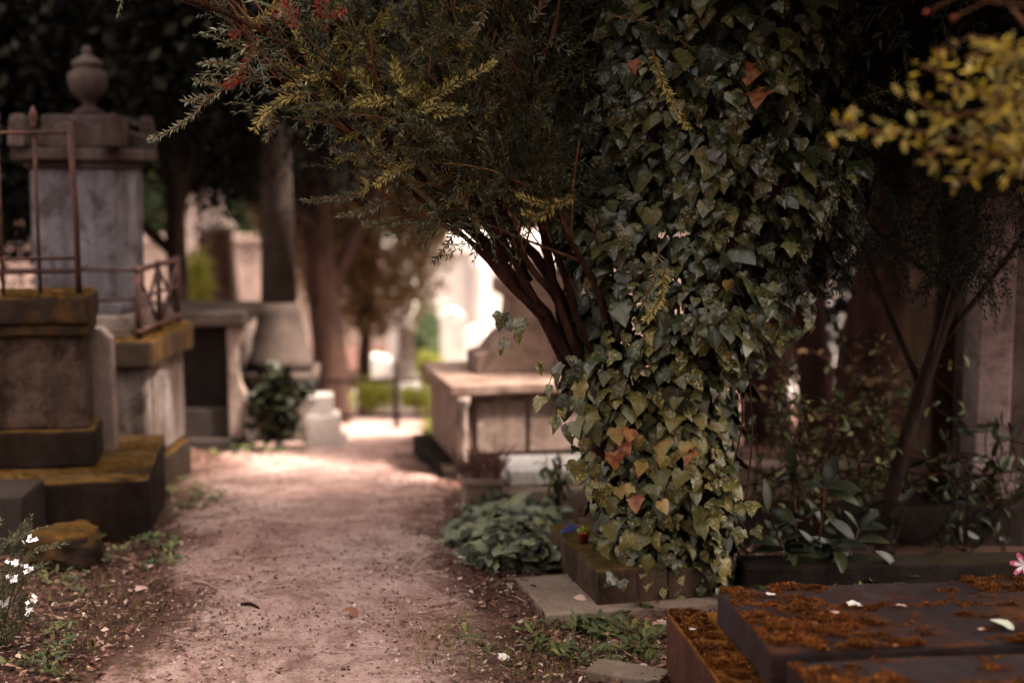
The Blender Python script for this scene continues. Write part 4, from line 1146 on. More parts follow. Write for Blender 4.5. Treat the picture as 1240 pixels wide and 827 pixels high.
# hanging sprays in front of the right background
hang = []
tB = [o for o in bpy.data.objects if o.name.startswith('yew_tree') and o is not yew][0]
for k in range(300):
    px = random.uniform(930, 1260); py = random.uniform(-20, 300)
    hang.append(frame(P(px, py, random.uniform(4.45, 5.4)), Vector((random.uniform(-0.5, 0.5), random.uniform(-0.3, 0.2), -0.5)), rdir(0.6), random.uniform(0.6, 1.0)))
child('hanging_spray', scatter('hanging', SPRAY, hang), M['yew_dark'], tB, 'stuff')
# unseen trees added beside and behind the camera to shade the scene
tree('unseen_shade_tree', 'large dark unseen tree added at right to shade the path', [(3.3, 2.4, -0.1), (3.2, 2.5, 1.5), (3.0, 2.7, 3.0), (2.8, 2.9, 4.5)], 0.22, 0.12,
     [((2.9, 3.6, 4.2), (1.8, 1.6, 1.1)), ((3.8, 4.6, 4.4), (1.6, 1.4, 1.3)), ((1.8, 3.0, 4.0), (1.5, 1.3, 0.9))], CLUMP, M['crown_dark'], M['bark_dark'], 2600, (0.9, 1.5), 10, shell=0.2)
tree('unseen_shade_tree', 'unseen dark evergreen added behind the camera on the right to block sky light', [(2.6, -1.2, -0.1), (2.6, -1.2, 1.5), (2.5, -1.1, 4.0)], 0.25, 0.14,
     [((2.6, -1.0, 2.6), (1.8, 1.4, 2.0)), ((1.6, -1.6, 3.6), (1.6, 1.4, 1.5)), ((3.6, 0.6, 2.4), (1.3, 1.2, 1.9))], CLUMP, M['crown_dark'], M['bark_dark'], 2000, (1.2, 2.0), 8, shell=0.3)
tree('unseen_shade_tree', 'unseen broad dark evergreen added behind the camera on the left to block sky light', [(-2.6, -2.2, -0.1), (-2.6, -2.2, 1.5), (-2.5, -2.1, 4.0)], 0.25, 0.14,
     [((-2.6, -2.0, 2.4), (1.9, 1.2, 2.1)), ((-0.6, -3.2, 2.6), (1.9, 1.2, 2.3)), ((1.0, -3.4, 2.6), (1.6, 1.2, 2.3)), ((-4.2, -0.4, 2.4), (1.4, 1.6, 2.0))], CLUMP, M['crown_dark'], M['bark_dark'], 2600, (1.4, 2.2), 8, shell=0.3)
# dark trees on the left and behind
tree('dark_conifer', 'dark weeping conifer with brown trunk standing behind the obelisk', [gp(402, 480, 12), P(398, 420, 12), P(388, 330, 12), P(380, 200, 12), P(372, 60, 12)], 0.165, 0.11,
     [((-1.75, 12, 2.9), (1.5, 1.1, 1.7)), ((-1.0, 12.2, 3.2), (1.3, 1.0, 1.6)), ((-2.3, 11.8, 2.3), (0.8, 0.8, 1.1)), ((-1.5, 8.7, 2.65), (0.9, 0.4, 0.95))], CLUMP, M['crown_dark'], M['bark_brown'], 3200, (0.8, 1.4), 8, strands=(620, (0.6, 1.2)))
tree('dark_conifer', 'dark conifer with slim trunk right of the urn monument', [gp(216, 430, 10.5), P(215, 350, 10.5), P(212, 250, 10.5), P(210, 100, 10.5)], 0.085, 0.07,
     [((-2.9, 10.6, 3.0), (1.3, 1.0, 1.6)), ((-1.9, 10.6, 3.3), (1.0, 1.0, 1.4)), ((-3.9, 10.4, 2.6), (1.2, 1.0, 1.8))], CLUMP, M['crown_dark'], M['bark_dark'], 2600, (0.8, 1.4), 8, strands=(220, (0.5, 1.1)))
tree('dark_conifer', 'black evergreen mass behind the urn monument at left edge', [(-4.3, 9.2, -0.6), (-4.3, 9.2, 1.0), (-4.2, 9.2, 3.0)], 0.16, 0.1,
     [((-4.0, 9.3, 1.9), (1.1, 0.8, 1.6)), ((-3.3, 9.4, 2.9), (1.0, 0.8, 1.1)), ((-5.0, 9.2, 1.4), (1.2, 0.8, 1.5))], CLUMP, M['crown_dark'], M['bark_dark'], 2300, (0.7, 1.2), 6)
tree('dark_conifer', 'dark evergreen crown behind the yew branches above the clearing', [gp(690, 470, 13.5), P(690, 300, 13.5), P(695, 100, 13.5)], 0.16, 0.12,
     [((0.5, 13.5, 3.4), (1.7, 1.2, 1.6)), ((-0.4, 14.0, 3.9), (1.4, 1.0, 1.6)), ((1.8, 13, 2.6), (1.4, 1.0, 2.0))], CLUMP, M['crown_dark'], M['bark_dark'], 2600, (0.8, 1.4), 8, strands=(260, (0.5, 1.1)))
tree('olive_tree', 'brown olive leaved tree hazy in the middle distance', [gp(440, 470, 14.5), P(442, 420, 14.5), P(448, 340, 14.5)], 0.08, 0.05,
     [((-1.45, 14.6, 0.7), (0.85, 0.6, 1.0)), ((-1.9, 14.2, 1.2), (0.7, 0.6, 0.8)), ((-0.95, 14.8, 1.2), (0.5, 0.5, 0.5))], CLUMPS, M['crown_brown'], M['bark_brown'], 2600, (0.9, 1.7), 8)
tree('evergreen_tree', 'dark reddish brown trunks of a large tree behind the brambles right of ivy', [gp(1045, 560, 7.6), P(1050, 470, 7.6), P(1065, 380, 7.6), P(1085, 250, 7.6), P(1100, 100, 7.7)], 0.19, 0.15,
     [((2.3, 7.9, 2.7), (1.3, 0.8, 1.4)), ((1.3, 8.1, 2.7), (0.9, 0.7, 1.1)), ((3.4, 7.8, 2.4), (1.2, 0.8, 1.7))], CLUMP, M['crown_dark'], M['bark_red'], 2800, (0.7, 1.2), 6)
tree('evergreen_tree', 'second brown trunk beside the bright gap right of ivy', [gp(985, 560, 8.4), P(988, 470, 8.4), P(978, 390, 8.4), P(965, 250, 8.4)], 0.12, 0.1,
     [((1.5, 8.5, 2.6), (0.9, 0.7, 1.0))], CLUMP, M['crown_dark'], M['bark_red'], 700, (0.7, 1.2), 4)
tree('evergreen_tree', 'pale brown trunk just right of the ivy low down', [gp(930, 560, 9), P(928, 470, 9), P(935, 380, 9), P(930, 250, 9)], 0.16, 0.13,
     [((1.6, 9.0, 2.6), (0.9, 0.7, 1.0))], CLUMP, M['crown_dark'], M['bark_red'], 600, (0.7, 1.2), 4)
tree('evergreen_tree', 'dark evergreen closing the view behind the right hand trunks', [(3.2, 11, -0.8), (3.2, 11, 1.0), (3.2, 11, 3.0)], 0.2, 0.15,
     [((2.6, 11, 1.6), (0.9, 0.8, 1.9)), ((4.3, 10.6, 1.6), (1.4, 0.8, 2.4)), ((5.8, 10, 2.0), (1.5, 1, 2.5))], CLUMP, M['crown_dark'], M['bark_dark'], 2200, (0.8, 1.3), 4)
# far trees closing the horizon
for i, (x, y, z, rx, rz, lab, mt) in enumerate([(-9, 38, 2.5, 5, 5.5, 'far grey green tree behind the boundary wall at left', 'crown_green'), (-2.5, 42, 3, 5, 6, 'far brownish tree behind the pale mausoleum', 'crown_brown'), (5, 40, 3, 5, 6, 'far green tree behind the right boundary wall', 'crown_green'), (12, 38, 2.5, 5, 5.5, 'far dark tree at the right end of the boundary wall', 'crown_dark'), (-17, 36, 2.5, 5, 5.5, 'far dark tree at the left end of the boundary wall', 'crown_dark')]):
    tree('far_tree', lab, [(x, y, gz(y)), (x, y, z - 2), (x, y, z)], 0.3, 0.2, [((x, y, z + 0.5), (rx, 2.0, rz))], CLUMP, M[mt], M['bark_brown'], 1500, (3.0, 5.5), 3, shell=0.3)

# ================================================================== BUSHES
def bush(name, label, c, r, n, tmpl, mat, size, cat='bush', shell=0.5, base=None):
    t = thing(name, label, cat, base or (c[0], c[1], gz(c[1])))
    st = [tube_data(spline([Vector((c[0], c[1], gz(c[1]) - 0.05)), Vector(c) + rdir() * 0.1 * r[0], in_blob(c, r, 0.3)], 5), 0.006 + 0.01 * r[2], 4) for k in range(7)]
    child('stem', np_mesh('stems', *join(st), smooth=True), M['bark_dark'], t)
    sd = random.uniform(0, 99)
    def lumpy():
        p = in_blob(c, r, shell) - Vector(c)
        return Vector(c) + p * (0.9 + 0.75 * noise.noise(p.normalized() * 1.7 + Vector((sd, 0, 0))) + random.uniform(-0.1, 0.2))
    ms = [frame(lumpy(), rdir(0.2), rdir(0.8), random.uniform(*size)) for k in range(n)]
    child('foliage', scatter('foliage', tmpl, ms, len(tmpl[0]) > 2), mat, t, 'stuff')
    return t
def blob_px(px0, py0, px1, py1, Y, depth):
    a = P(px0, py0, Y); b = P(px1, py1, Y)
    return ((a.x + b.x) / 2, Y, (a.z + b.z) / 2), (abs(b.x - a.x) / 2, depth, abs(a.z - b.z) / 2)
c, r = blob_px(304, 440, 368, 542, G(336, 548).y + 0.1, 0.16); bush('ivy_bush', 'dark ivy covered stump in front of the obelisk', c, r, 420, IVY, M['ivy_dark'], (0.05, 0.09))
c, r = blob_px(495, 372, 540, 462, 16.5, 0.4); bush('round_bush', 'dark green clipped bush between the white obelisk and stele', c, r, 420, CLUMPS, M['crown_green'], (0.7, 1.2))
c, r = blob_px(508, 430, 532, 466, 15.2, 0.15); bush('lime_bush', 'small lime yellow bush by the rounded white stele', c, r, 160, CLUMPS, M['crown_lime'], (0.5, 0.9))
c, r = blob_px(430, 462, 476, 490, 13.6, 0.2); bush('lime_bush', 'lime yellow low bush behind the rail fence', c, r, 200, CLUMPS, M['crown_lime'], (0.5, 0.9))
c, r = blob_px(222, 312, 254, 372, 13, 0.2); bush('lime_bush', 'bright yellow green bush behind the table tomb', c, r, 200, CLUMPS, M['crown_lime'], (0.5, 0.9))
c, r = blob_px(486, 474, 520, 492, 14, 0.2); bush('lime_bush', 'yellow green grass tuft at the far end of the path', c, r, 140, CLUMPS, M['crown_lime'], (0.4, 0.8))
# heather in the planter
hm = [frame(PL.location + Vector((random.uniform(-0.09, 0.09), random.uniform(-0.09, 0.09), random.uniform(0.15, 0.19))), Vector((random.uniform(-0.6, 0.6), random.uniform(-0.6, 0.6), 0.8)), rdir(), random.uniform(0.35, 0.6)) for k in range(90)]
he = thing('heather', 'dark pink heather growing out of the stone planter', 'flowers', PL.location + Vector((0, 0, 0.14)))
child('bloom', scatter('heather', SPRIG, hm), M['heather'], he, 'stuff')
# plant in the pot
pm = [frame(kp + Vector((0, 0, 0.038)), rdir(0.9), rdir(), random.uniform(0.018, 0.032)) for k in range(26)]
child('plant', scatter('pot_plant', OVAL, pm, True), M['crown_lime'], FP)
bs = link('plastic_scrap', np_mesh('scrap', [(0, 0, 0), (0.06, 0.01, 0.012), (0.065, 0.022, 0.014), (0.03, 0.03, 0.03), (-0.01, 0.012, 0.002), (0, 0, 0.004), (0.06, 0.01, 0.016), (0.03, 0.03, 0.034)], [(0, 1, 2), (0, 2, 3), (0, 3, 4), (5, 6, 7), (0, 1, 6), (0, 6, 5)]), M['blue'], None, R4.matrix_basis @ Vector((0.01, 0.48, 0.14)))
tag(bs, 'thin blue scrap of plastic beside the red flower pot', 'scrap')

# ground ivy mat with its leaves
GI = thing('ground_ivy', 'mat of pale green ivy spreading on the ground beside the path', 'ivy', G(615, 665))
gi_me = leaf_meshes(IVY, 'leaf', M['ivy_ground'])
rest = []
k = 0
while k < 420:
    px, py = random.uniform(532, 705), random.uniform(612, 702)
    if ((px - 622) / 86) ** 2 + ((py - 658) / 42) ** 2 > 1.0 + random.uniform(-0.25, 0.1): continue
    p = G(px, py); p.z = gh(p.x, p.y) + random.uniform(0.03, 0.13) * max(0.25, 1 - ((px - 622) / 86) ** 2)
    m = frame(p, Vector((random.uniform(-1, 1), random.uniform(-1, 0.3), random.uniform(-0.4, 0.1))), Vector((random.uniform(-0.4, 0.4), random.uniform(-0.7, 0.1), 1)), random.uniform(0.055, 0.085))
    if k < 230: put('leaf', random.choice(gi_me), m, GI)
    else: rest.append(m)
    k += 1
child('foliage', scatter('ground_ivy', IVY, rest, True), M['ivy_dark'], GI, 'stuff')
# sprigs of green among it
c, r = blob_px(648, 545, 700, 625, 5.9, 0.15); bush('leafy_shrub', 'thin shrub with small yellow green leaves in front of the pale grave', c, r, 70, OVAL, M['weed'], (0.03, 0.06), shell=0.2)
c, r = blob_px(556, 600, 600, 640, 6.0, 0.1); bush('leafy_shrub', 'small straggly weed at the foot of the planter', c, r, 50, OVAL, M['weed'], (0.03, 0.05), shell=0.2)

# laurel on the right
LA = thing('laurel_shrub', 'dark glossy laurel shrub right of the ivy behind the foreground slab', 'shrub', (P(1000, 720, 4.85).x, 4.85, 0))
la_me = leaf_meshes(OVAL, 'leaf', M['laurel'])
st = []
for (px, py, tx, ty) in [(975, 720, 962, 575), (985, 720, 1000, 590), (995, 720, 1040, 640), (980, 720, 930, 620), (1000, 720, 1015, 660), (990, 720, 945, 660), (1000, 720, 1085, 690)]:
    a, b = P(px, py, 4.85), P(tx, ty, 4.75)
    a.z = -0.02
    pts = spline([a, a.lerp(b, 0.5) + rdir() * 0.03, b], 8)
    st.append(tube_data(pts, 0.004, 5))
    for j in range(11):
        q = pts[random.randint(3, 8)]
        d = Vector((random.uniform(-1, 1), random.uniform(-0.8, 0.2), random.uniform(-0.3, 0.9)))
        put('leaf', random.choice(la_me), frame(q, d, Vector((random.uniform(-0.4, 0.4), -0.5, 0.8)), random.uniform(0.075, 0.125)), LA)
child('stem', np_mesh('stems', *join(st), smooth=True), M['twig'], LA)

# brambles behind it: arching stems with small leaves
def bramble(label, pts_px, Y, n, mat, size=(0.03, 0.055)):
    t = thing('bramble', label, 'bramble', gp(pts_px[0][0], 700, Y))
    ds, ms = [], []
    for k in range(n):
        a = gp(random.uniform(pts_px[0][0], pts_px[1][0]), 700, Y + random.uniform(-0.3, 0.3))
        b = P(random.uniform(pts_px[0][0], pts_px[1][0]), random.uniform(pts_px[0][1], pts_px[1][1]), Y + random.uniform(-0.3, 0.3))
        e = b + Vector((random.uniform(-0.5, 0.5), random.uniform(-0.2, 0.2), random.uniform(-0.3, 0.1)))
        pts = spline([a, a.lerp(b, 0.5) + rdir() * 0.08, b, e], 14)
        ds.append(tube_data(pts, 0.0032, 4))
        for j in range(13):
            q = pts[random.randint(4, 14)]
            ms.append(frame(q, rdir(0.1), rdir(0.8), random.uniform(*size)))
    child('stem', np_mesh('stems', *join(ds), smooth=True), M['bark'], t, 'stuff')
    child('foliage', scatter('bramble', OVAL, ms, True), mat, t, 'stuff')
bramble('tangle of brown bramble stems with olive leaves right of the ivy', ((900, 420), (1100, 620)), 5.6, 60, M['weed'])
bramble('dark leafy undergrowth beside the chapel tomb step', ((1080, 520), (1230, 640)), 5.45, 30, M['laurel'], (0.05, 0.08))
bramble('farther tangle of thin stems beneath the right hand trunks', ((920, 420), (1160, 560)), 6.8, 36, M['crown_brown'])

# blurred golden branch at upper right, close to the camera
GB = thing('golden_shrub', 'blurred golden leaved branch reaching in from upper right', 'shrub', (1.45, 2.15, 0))
gb_me = leaf_meshes(OVAL, 'leaf', M['gold_leaf'])
V, F = tube_data(spline([(1.45, 2.15, -0.05), (1.43, 2.2, 0.7), (1.32, 2.45, 1.25), P(1290, 150, 2.75), P(1262, 60, 2.8), P(1225, 10, 2.8)], 16), [0.016 - 0.0008 * i for i in range(17)], 7)
child('trunk', np_mesh('trunk', V, F, smooth=True), M['twig'], GB)
for pl in [[(1250, 140), (1190, 170), (1120, 160), (1060, 160), (1012, 148)], [(1235, 120), (1180, 110), (1140, 90), (1115, 80)], [(1240, 60), (1225, 90), (1215, 120)], [(1250, 150), (1230, 180), (1190, 200), (1165, 222)], [(1250, 110), (1215, 150), (1200, 170)], [(1260, 160), (1240, 190), (1235, 215)], [(1255, 100), (1200, 130), (1150, 140), (1110, 120)], [(1255, 180), (1200, 185), (1150, 180), (1120, 190)], [(1255, 70), (1210, 60), (1170, 70)]]:
    pts = spline([P(x, y, 2.78 + 0.06 * math.sin(x)) for x, y in pl], 14)
    V, F = tube_data(pts, 0.003, 5); child('twig', np_mesh('twig', V, F, smooth=True), M['twig'], GB)
    for j in range(44):
        q = pts[random.randint(1, 14)] + rdir() * 0.028
        put('leaf', random.choice(gb_me), frame(q, rdir(0.2), Vector((random.uniform(-0.5, 0.5), -0.7, 0.6)), random.uniform(0.018, 0.036)), GB)
# berries, pale leaf near it
for px, py in [(1122, 15), (1155, 22), (1136, 64)]:
    bm = bmesh.new(); bmesh.ops.create_icosphere(bm, subdivisions=2, radius=0.005)
    o = child('berry', bm_mesh('berry', bm, True), M['yew_red'], GB); o.matrix_basis = Matrix.Translation(P(px, py, 2.8))
    V, F = tube_data([P(px, py, 2.8), P(px + 40, py - 20, 2.8), P(1255, py - 10, 2.8)], 0.0015, 4); child('twig', np_mesh('twig', V, F), M['twig'], GB)

# flowering plant at lower left
WF = thing('white_flowers', 'white flowered candytuft plant at lower left corner', 'flowers', G(-20, 790))
fb = WF.location
ms, ds = [], []
heads = [(38, 652), (16, 682), (36, 688), (40, 726), (36, 738), (4, 730), (17, 700), (-12, 660)]
for k in range(150):
    b = P(random.uniform(-70, 34), random.uniform(650, 800), random.uniform(4.05, 4.35))
    b.z = max(b.z, 0.03)
    ms.append(frame(b, Vector((random.uniform(-0.6, 0.8), random.uniform(-0.6, 0.4), 0.7)), rdir(), random.uniform(0.35, 0.6)))
child('foliage', scatter('foliage', SPRIG, ms), M['yew'], WF, 'stuff')
def petal_ring(n, L, w, cup=0.3):
    V, F = [], []
    for k in range(n):
        a = 2 * math.pi * k / n
        d = Vector((math.cos(a), math.sin(a), cup)); s_ = Vector((-math.sin(a), math.cos(a), 0))
        j = len(V)
        V += [(0, 0, 0), tuple(d * L * 0.55 + s_ * w * 0.5), tuple(d * L + s_ * w * 0.25), tuple(d * L - s_ * w * 0.25), tuple(d * L * 0.55 - s_ * w * 0.5)]
        F += [(j, j + 1, j + 2), (j, j + 2, j + 3), (j, j + 3, j + 4)]
    return np.array(V), np.array(F)
for hx, hy in heads:
    p = P(hx, hy, 4.08)
    fl_ = []
    for j in range(7):
        q = Vector((random.gauss(0, 0.010), random.gauss(0, 0.010), random.gauss(0, 0.006)))
        m = np.array(frame(q, rdir(), Vector((random.uniform(-0.5, 0.5), -0.8, 0.7)), 1.0))
        pv, pf = petal_ring(4, 0.0075, 0.006)
        fl_.append((pv @ m[:3, :3].T + m[:3, 3], pf))
    o = child('flower_head', np_mesh('flower_head', *join(fl_)), M['petal_white'], WF); o.matrix_basis = Matrix.Translation(p)
    V, F = tube_data(spline([p, p + Vector((-0.05, 0.04, -0.08)), Vector((fb.x + random.uniform(-0.03, 0.08), fb.y + 0.05, 0.0))], 6), 0.0022, 4)
    child('stem', np_mesh('stem', V, F), M['weed'], WF)
# pink flower at right edge
PF = thing('pink_flower', 'pink and white lily at the right edge above the mossy slab', 'flower', (P(1262, 700, 3.95).x, 3.95, 0))
p = P(1240, 684, 3.9)
pv, pf = petal_ring(6, 0.035, 0.018, 0.5)
fm = frame(p, Vector((0.2, 0.3, 1)), Vector((-0.6, -0.8, 0.25)), 1.0)
o = child('petals', np_mesh('petals', pv, pf), M['petal_pink'], PF); o.matrix_basis = fm
pv, pf = petal_ring(6, 0.022, 0.010, 0.6)
o = child('inner_petals', np_mesh('inner', pv, pf), M['petal_white'], PF); o.matrix_basis = frame(p + Vector((-0.003, -0.004, 0.001)), Vector((0.2, 0.3, 1)), Vector((-0.6, -0.8, 0.25)), 1.0)
V, F = tube_data(spline([p, p + Vector((0.04, 0.03, -0.05)), (PF.location.x, PF.location.y, 0.0)], 8), 0.003, 5); child('stem', np_mesh('stem', V, F), M['weed'], PF)
pm = [frame(Vector(PF.location) + Vector((random.uniform(-0.01, 0.04), 0, random.uniform(0.05, 0.28))), rdir(0.4), rdir(0.6), random.uniform(0.05, 0.08)) for k in range(8)]
child('foliage', scatter('fol', OVAL, pm, True), M['laurel'], PF)

# ================================================================== GROUND COVER, LITTER, MOSS
def leaf_bit(seed):
    rr = random.Random(seed)
    a, b = rr.uniform(0.5, 1.0), rr.uniform(0.2, 0.5)
    return np.array([(0, -a / 2, 0), (b / 2, -0.05, 0.08), (b * 0.3, a * 0.3, 0.12), (0, a / 2, 0.02), (-b / 2, 0.05, 0.14)]), np.array([(0, 1, 2), (0, 2, 4), (2, 3, 4)])
BIT = [leaf_bit(i) for i in range(6)]
def pebble(seed):
    bm = bmesh.new(); bmesh.ops.create_icosphere(bm, subdivisions=1, radius=0.5)
    rr = random.Random(seed)
    for v in bm.verts: v.co = Vector((v.co.x * rr.uniform(0.8, 1.2), v.co.y * rr.uniform(0.7, 1.1), v.co.z * 0.6 * rr.uniform(0.7, 1.1)))
    V = np.array([tuple(v.co) for v in bm.verts]); bm.verts.index_update()
    F = np.array([[v.index for v in f.verts] for f in bm.faces]); bm.free()
    return V, F
PEB = [pebble(i) for i in range(4)]
def flat_frame(x, y, z, s, tilt=0.35):
    return Matrix.Translation((x, y, z)) @ Euler((random.gauss(0, tilt), random.gauss(0, tilt), random.uniform(0, 6.28))).to_matrix().to_4x4() @ Matrix.Diagonal((s * random.uniform(0.7, 1.2), s, s, 1))
lm, ld, pm_, twm = [], [], [], []
for k in range(52000):
    y = 2.9 + 6.0 * random.random() ** 1.6
    x = random.uniform(-0.39, 0.22) * y + random.uniform(-0.1, 0.1)
    a, b = path_edges(y); u = (x - a) / (b - a)
    on = 0 < u < 1
    nz = noise.noise(Vector((x * 1.7, y * 1.7, 5)))
    edge = min(abs(u), abs(1 - u)) * (b - a)
    if on:
        pr = 0.34 + 0.66 * max(0, 1 - edge / 0.40) + 0.5 * max(0, nz)
        if random.random() > pr: continue
        lm.append(flat_frame(x, y, surf(x, y) + 0.004, random.uniform(0.008, 0.026)))
    else:
        (ld if random.random() < 0.72 else lm).append(flat_frame(x, y, surf(x, y) + random.uniform(0.002, 0.02), random.uniform(0.012, 0.040)))
for k in range(7000):
    y = 2.9 + 6.0 * random.random() ** 1.5; x = random.uniform(-1.9, 1.0)
    pm_.append(flat_frame(x, y, surf(x, y), random.choice([0.004, 0.006, 0.006, 0.008, 0.010, 0.013, 0.020]), 0.2))
for nm, lab, ms, mt, tm in [('leaf_litter', 'pale and tan leaf fragments scattered over path and verge', lm, 'litter', BIT), ('dark_leaf_litter', 'dark brown rotting leaf litter along the path edges', ld, 'litter_dark', BIT), ('pebbles', 'small pinkish pebbles and grit on the path', pm_, 'pebble', PEB)]:
    o = link(nm, scatter(nm, tm, ms), M[mt]); tag(o, lab, kind='stuff')
tws = []
for k in range(420):
    y = 3.0 + 5.0 * random.random() ** 1.3; x = random.uniform(-2.3, 1.6)
    a, b = path_edges(y)
    if a + 0.25 < x < b - 0.2 and random.random() < 0.8: continue
    an = random.uniform(0, 3.14); L = random.uniform(0.04, 0.16)
    d = Vector((math.cos(an), math.sin(an), 0)) * L
    z = surf(x, y) + 0.008
    tws.append(tube_data([Vector((x, y, z)), Vector((x, y, z + random.uniform(0, 0.015))) + d * 0.5, Vector((x, y, z)) + d], [0.0028, 0.0024, 0.0014], 4))
o = link('twig_litter', np_mesh('twig_litter', *join(tws)), M['dry']); tag(o, 'thin broken twigs strewn on the ground beside the path', kind='stuff')
# twigs one can pick out
for px0, py0, px1, py1, r, lab in [(125, 672, 192, 692, 0.007, 'long bare stick lying below the left step'), (292, 742, 314, 746, 0.006, 'short dark twig on the path near its left side'), (235, 714, 262, 722, 0.006, 'short brown twig at the left path edge'), (520, 742, 586, 733, 0.004, 'thin straight twig at the right path edge'), (60, 765, 92, 764, 0.005, 'pale stick in the litter by the white flowers')]:
    a, b = G(px0, py0), G(px1, py1)
    a.z = surf(a.x, a.y) + r; b.z = surf(b.x, b.y) + r
    V, F = tube_data(spline([a, a.lerp(b, 0.5) + Vector((0, 0.01, 0.006)), b], 6), [r, r, r * 0.95, r * 0.9, r * 0.8, r * 0.7, r * 0.5], 6, 0.15)
    o = link('twig', np_mesh('twig', V, F, smooth=True), M['dry'] if 'dark' not in lab else M['bark_dark']); tag(o, lab, 'twig')
# weeds
wm_ = []
def weeds(px0, py0, px1, py1, n, size, up=0.5):
    for k in range(n):
        p = G(random.uniform(px0, px1), random.uniform(py0, py1))
        nz = noise.noise(Vector((p.x * 6, p.y * 6, 1)))
        if nz < -0.05: continue
        p.z = surf(p.x, p.y) + random.uniform(0.0, 0.03)
        for j in range(3):
            wm_.append(frame(p, Vector((random.uniform(-1, 1), random.uniform(-1, 1), random.uniform(0.1, up))), Vector((random.uniform(-0.3, 0.3), random.uniform(-0.4, 0.2), 1)), random.uniform(*size)))
weeds(525, 758, 800, 806, 150, (0.018, 0.045)); weeds(640, 770, 800, 800, 60, (0.03, 0.05)); weeds(700, 740, 800, 770, 60, (0.03, 0.055))
weeds(880, 712, 1100, 726, 90, (0.03, 0.06), 0.9); weeds(690, 745, 800, 765, 70, (0.025, 0.05)); weeds(185, 588, 270, 625, 70, (0.03, 0.06)); weeds(178, 630, 215, 690, 60, (0.03, 0.055)); weeds(90, 655, 180, 700, 70, (0.02, 0.045)); weeds(40, 690, 110, 740, 40, (0.02, 0.04)); weeds(0, 760, 100, 826, 150, (0.018, 0.038)); weeds(560, 590, 620, 640, 30, (0.03, 0.05)); weeds(85, 560, 130, 650, 60, (0.02, 0.04)); weeds(240, 540, 380, 556, 50, (0.04, 0.07)); weeds(890, 690, 1080, 715, 50, (0.03, 0.05))
o = link('weeds', scatter('weeds', OVAL, wm_, True), M['weed']); tag(o, 'low green weeds and seedlings growing along both path edges', kind='stuff')
# grass in the clearing and thin blades near by
def blade(seed):
    rr = random.Random(seed); b = rr.uniform(0.2, 0.6)
    return np.array([(-0.03, 0, 0), (0.03, 0, 0), (0.02, b * 0.4, 0.55), (-0.02, b * 0.4, 0.55), (0, b, 0.95)]), np.array([(0, 1, 2), (0, 2, 3), (3, 2, 4)])
BLADE = [blade(i) for i in range(5)]
gm = []
for k in range(9000):
    p = G(random.uniform(375, 525), random.uniform(478, 548))
    a, b = path_edges(p.y)
    if a < p.x < b: continue
    gm.append(Matrix.Translation((p.x, p.y, gh(p.x, p.y) - 0.005)) @ Matrix.Rotation(random.uniform(0, 6.28), 4, 'Z') @ Matrix.Scale(random.uniform(0.06, 0.14), 4))
for k in range(1200):
    px, py = (random.uniform(500, 800), random.uniform(755, 826)) if k < 800 else (random.uniform(0, 200), random.uniform(690, 826))
    p = G(px, py)
    gm.append(Matrix.Translation((p.x, p.y, surf(p.x, p.y) - 0.003)) @ Matrix.Rotation(random.uniform(0, 6.28), 4, 'Z') @ Matrix.Rotation(random.uniform(0, 0.8), 4, 'X') @ Matrix.Scale(random.uniform(0.02, 0.05), 4))
o = link('grass', scatter('grass', BLADE, gm), M['grass']); tag(o, 'yellow green grass in the clearing and thin blades by the path', kind='stuff')

# moss on the foreground slabs: tiny upright tufts
def tuft(seed):
    rr = random.Random(seed); V, F = [], []
    for k in range(5):
        a = rr.uniform(0, 6.28); d = Vector((math.cos(a) * 0.6, math.sin(a) * 0.6, rr.uniform(0.5, 1.0))); s_ = Vector((-math.sin(a), math.cos(a), 0)) * 0.22
        b = Vector((rr.uniform(-0.3, 0.3), rr.uniform(-0.3, 0.3), -0.05)); j = len(V)
        V += [tuple(b + s_), tuple(b - s_), tuple(b + d)]; F.append((j, j + 1, j + 2))
    return np.array(V), np.array(F)
TUFT = [tuft(i) for i in range(5)]
R3M = R3.matrix_basis
def moss_on(rect, n, thr, off, size):
    out = []
    x0, y0, x1, y1, z = rect
    for k in range(n):
        x, y = random.uniform(x0, min(x1, x0 + 1.35)), random.uniform(max(y0, y1 - 0.75), y1)
        v = noise.noise(Vector((x * 3.2 + off, y * 4.5, off))) + 0.7 * noise.noise(Vector((x * 13 + off, y * 17, off))) + 0.55 * noise.noise(Vector((x * 37, y * 45, off)))
        if v < thr: continue
        s = random.uniform(*size) * min(1.6, 0.6 + (v - thr) * 2.2)
        hgt = min(0.012, (v - thr) * 0.02)
        out.append(R3M @ Matrix.Translation((x, y, z + random.uniform(0, hgt))) @ Matrix.Rotation(random.uniform(0, 6.28), 4, 'Z') @ Matrix.Scale(s, 4))
    return out
mm = moss_on(R3UP, 75000, 0.04, 3.0, (0.003, 0.0065)) + moss_on(R3FR, 65000, 0.04, 7.5, (0.003, 0.0065)) + moss_on(R3BS, 16000, -0.12, 1.5, (0.004, 0.008))
child('moss', scatter('moss', TUFT, mm), M['moss_tuft'], R3, 'stuff')
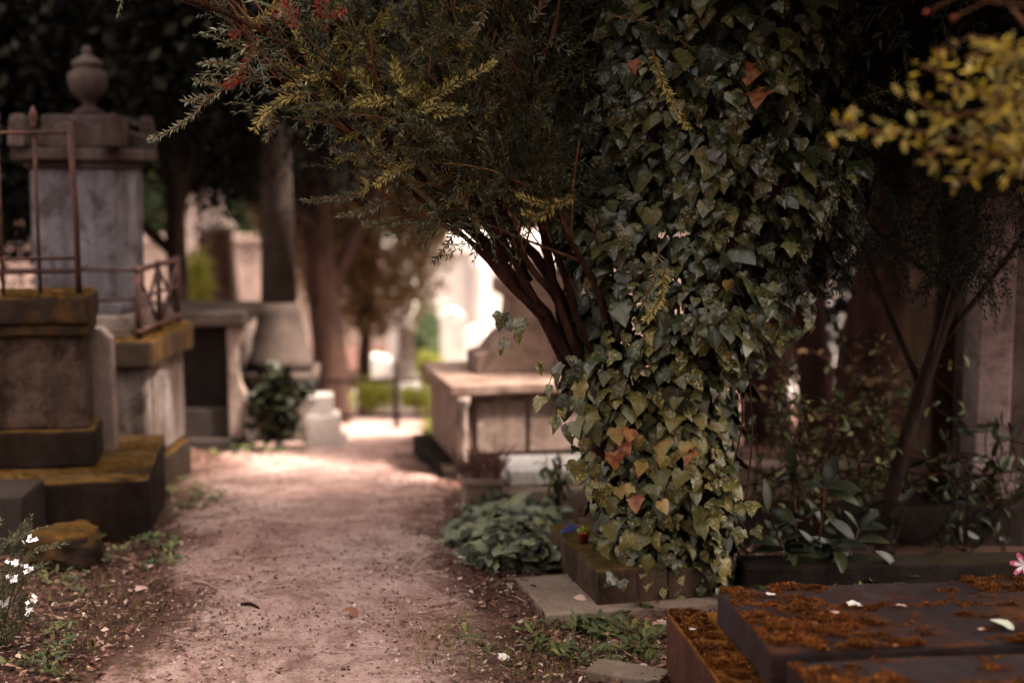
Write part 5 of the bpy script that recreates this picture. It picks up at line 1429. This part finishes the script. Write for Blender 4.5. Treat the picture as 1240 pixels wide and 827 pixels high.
# olive moss on the left tops and the kerb
def moss_top(t, x0, x1, y0, y1, z, n, thr=-0.1, size=(0.006, 0.012)):
    ms = []
    for k in range(n):
        x, y = random.uniform(x0, x1), random.uniform(y0, y1)
        v = noise.noise(Vector((x * 5 + z * 9, y * 5, 1))) + 0.5 * noise.noise(Vector((x * 17, y * 17, z)))
        if v < thr: continue
        ms.append(t.matrix_basis @ Matrix.Translation((x, y, z)) @ Matrix.Rotation(random.uniform(0, 6.28), 4, 'Z') @ Matrix.Scale(random.uniform(*size), 4))
    child('moss', scatter('moss', TUFT, ms), M['moss_olive'], t, 'stuff')
moss_top(L1, -0.95, -0.25, 0.27, 0.63, 0.965, 7000, -0.25)
moss_top(L1, -1.0, -0.01, 0.01, 0.84, 0.25, 7000, -0.1)
moss_top(L2, -0.9, 0.0, 0.01, 0.85, 0.76, 6000, -0.3)
moss_top(R4, 0.0, 0.38, 0.0, 0.6, 0.137, 5000, 0.05, (0.004, 0.009))
# leaves and petals lying on the slab
def fallen(label, px, py, z, s, mat, flat=0.15, rz=None):
    t = random.choice(IVY)
    me = np_mesh('fallen_leaf', t[0] * np.array([1, 1, 0.6]) + np.array([0, -0.4, 0.06]), t[1], t[2], True); me.materials.append(mat)
    p = at_z(px, py, z)
    o = link('fallen_leaf', me, None, None, (p.x, p.y, z + 0.012 * 1), (random.uniform(-flat, flat), random.uniform(-flat, flat), random.uniform(0, 6.28) if rz is None else rz))
    o.scale = (s, s, s)
    return tag(o, label, 'leaf')
fallen('bleached white leaf lying in the middle of the mossy slab', 1036, 735, zt, 0.042, M['leaf_white'])
fallen('pale pinkish leaf to the right of the white one on the slab', 1092, 738, zt, 0.026, M['leaf_pink'])
fallen('large pale greenish leaf at the right end of the slab', 1214, 760, zt, 0.055, M['leaf_pale'])
fallen('small pinkish leaf beside the pale greenish leaf', 1187, 766, zt, 0.022, M['leaf_pink'])
fallen('reddish leaf on the bare part of the slab', 1010, 745, zt, 0.026, M['leaf_pink'])
fallen('dark red leaf at the left of the slab', 985, 758, zt, 0.024, M['ivy_red'])
fallen('tiny pale leaf near the left corner of the slab', 932, 724, zt, 0.026, M['leaf_white'])
fallen('small pale leaf on the lower step of the slab tomb', 838, 766, 0.20, 0.022, M['leaf_white'])
fallen('red leaf on the front slab', 1085, 787, 0.29, 0.022, M['ivy_red'])
for px, py, s, mt, lab in [(611, 800, 0.045, 'leaf_white', 'pale leaf lying in the weeds at the bottom of the path'), (427, 744, 0.05, 'leaf_brown', 'curled brown leaf lying on the path'), (702, 727, 0.055, 'leaf_pink', 'crumpled pinkish leaf on the pale paving slab'), (796, 757, 0.05, 'leaf_pink', 'pink dead leaf by the corner of the slab tomb'), (748, 801, 0.05, 'leaf_pink', 'dull pink leaf in the weeds below the ivy'), (554, 705, 0.05, 'leaf_pink', 'pinkish leaf at the edge of the ground ivy'), (676, 780, 0.05, 'leaf_brown', 'brown crumpled leaf among the weeds'), (170, 716, 0.045, 'leaf_pink', 'pale dead leaf in the litter left of the path')]:
    p = G(px, py)
    o = fallen(lab, px, py, surf(p.x, p.y) + (0.02 if 'paving' in lab else 0.0), s, M[mt], 0.35)
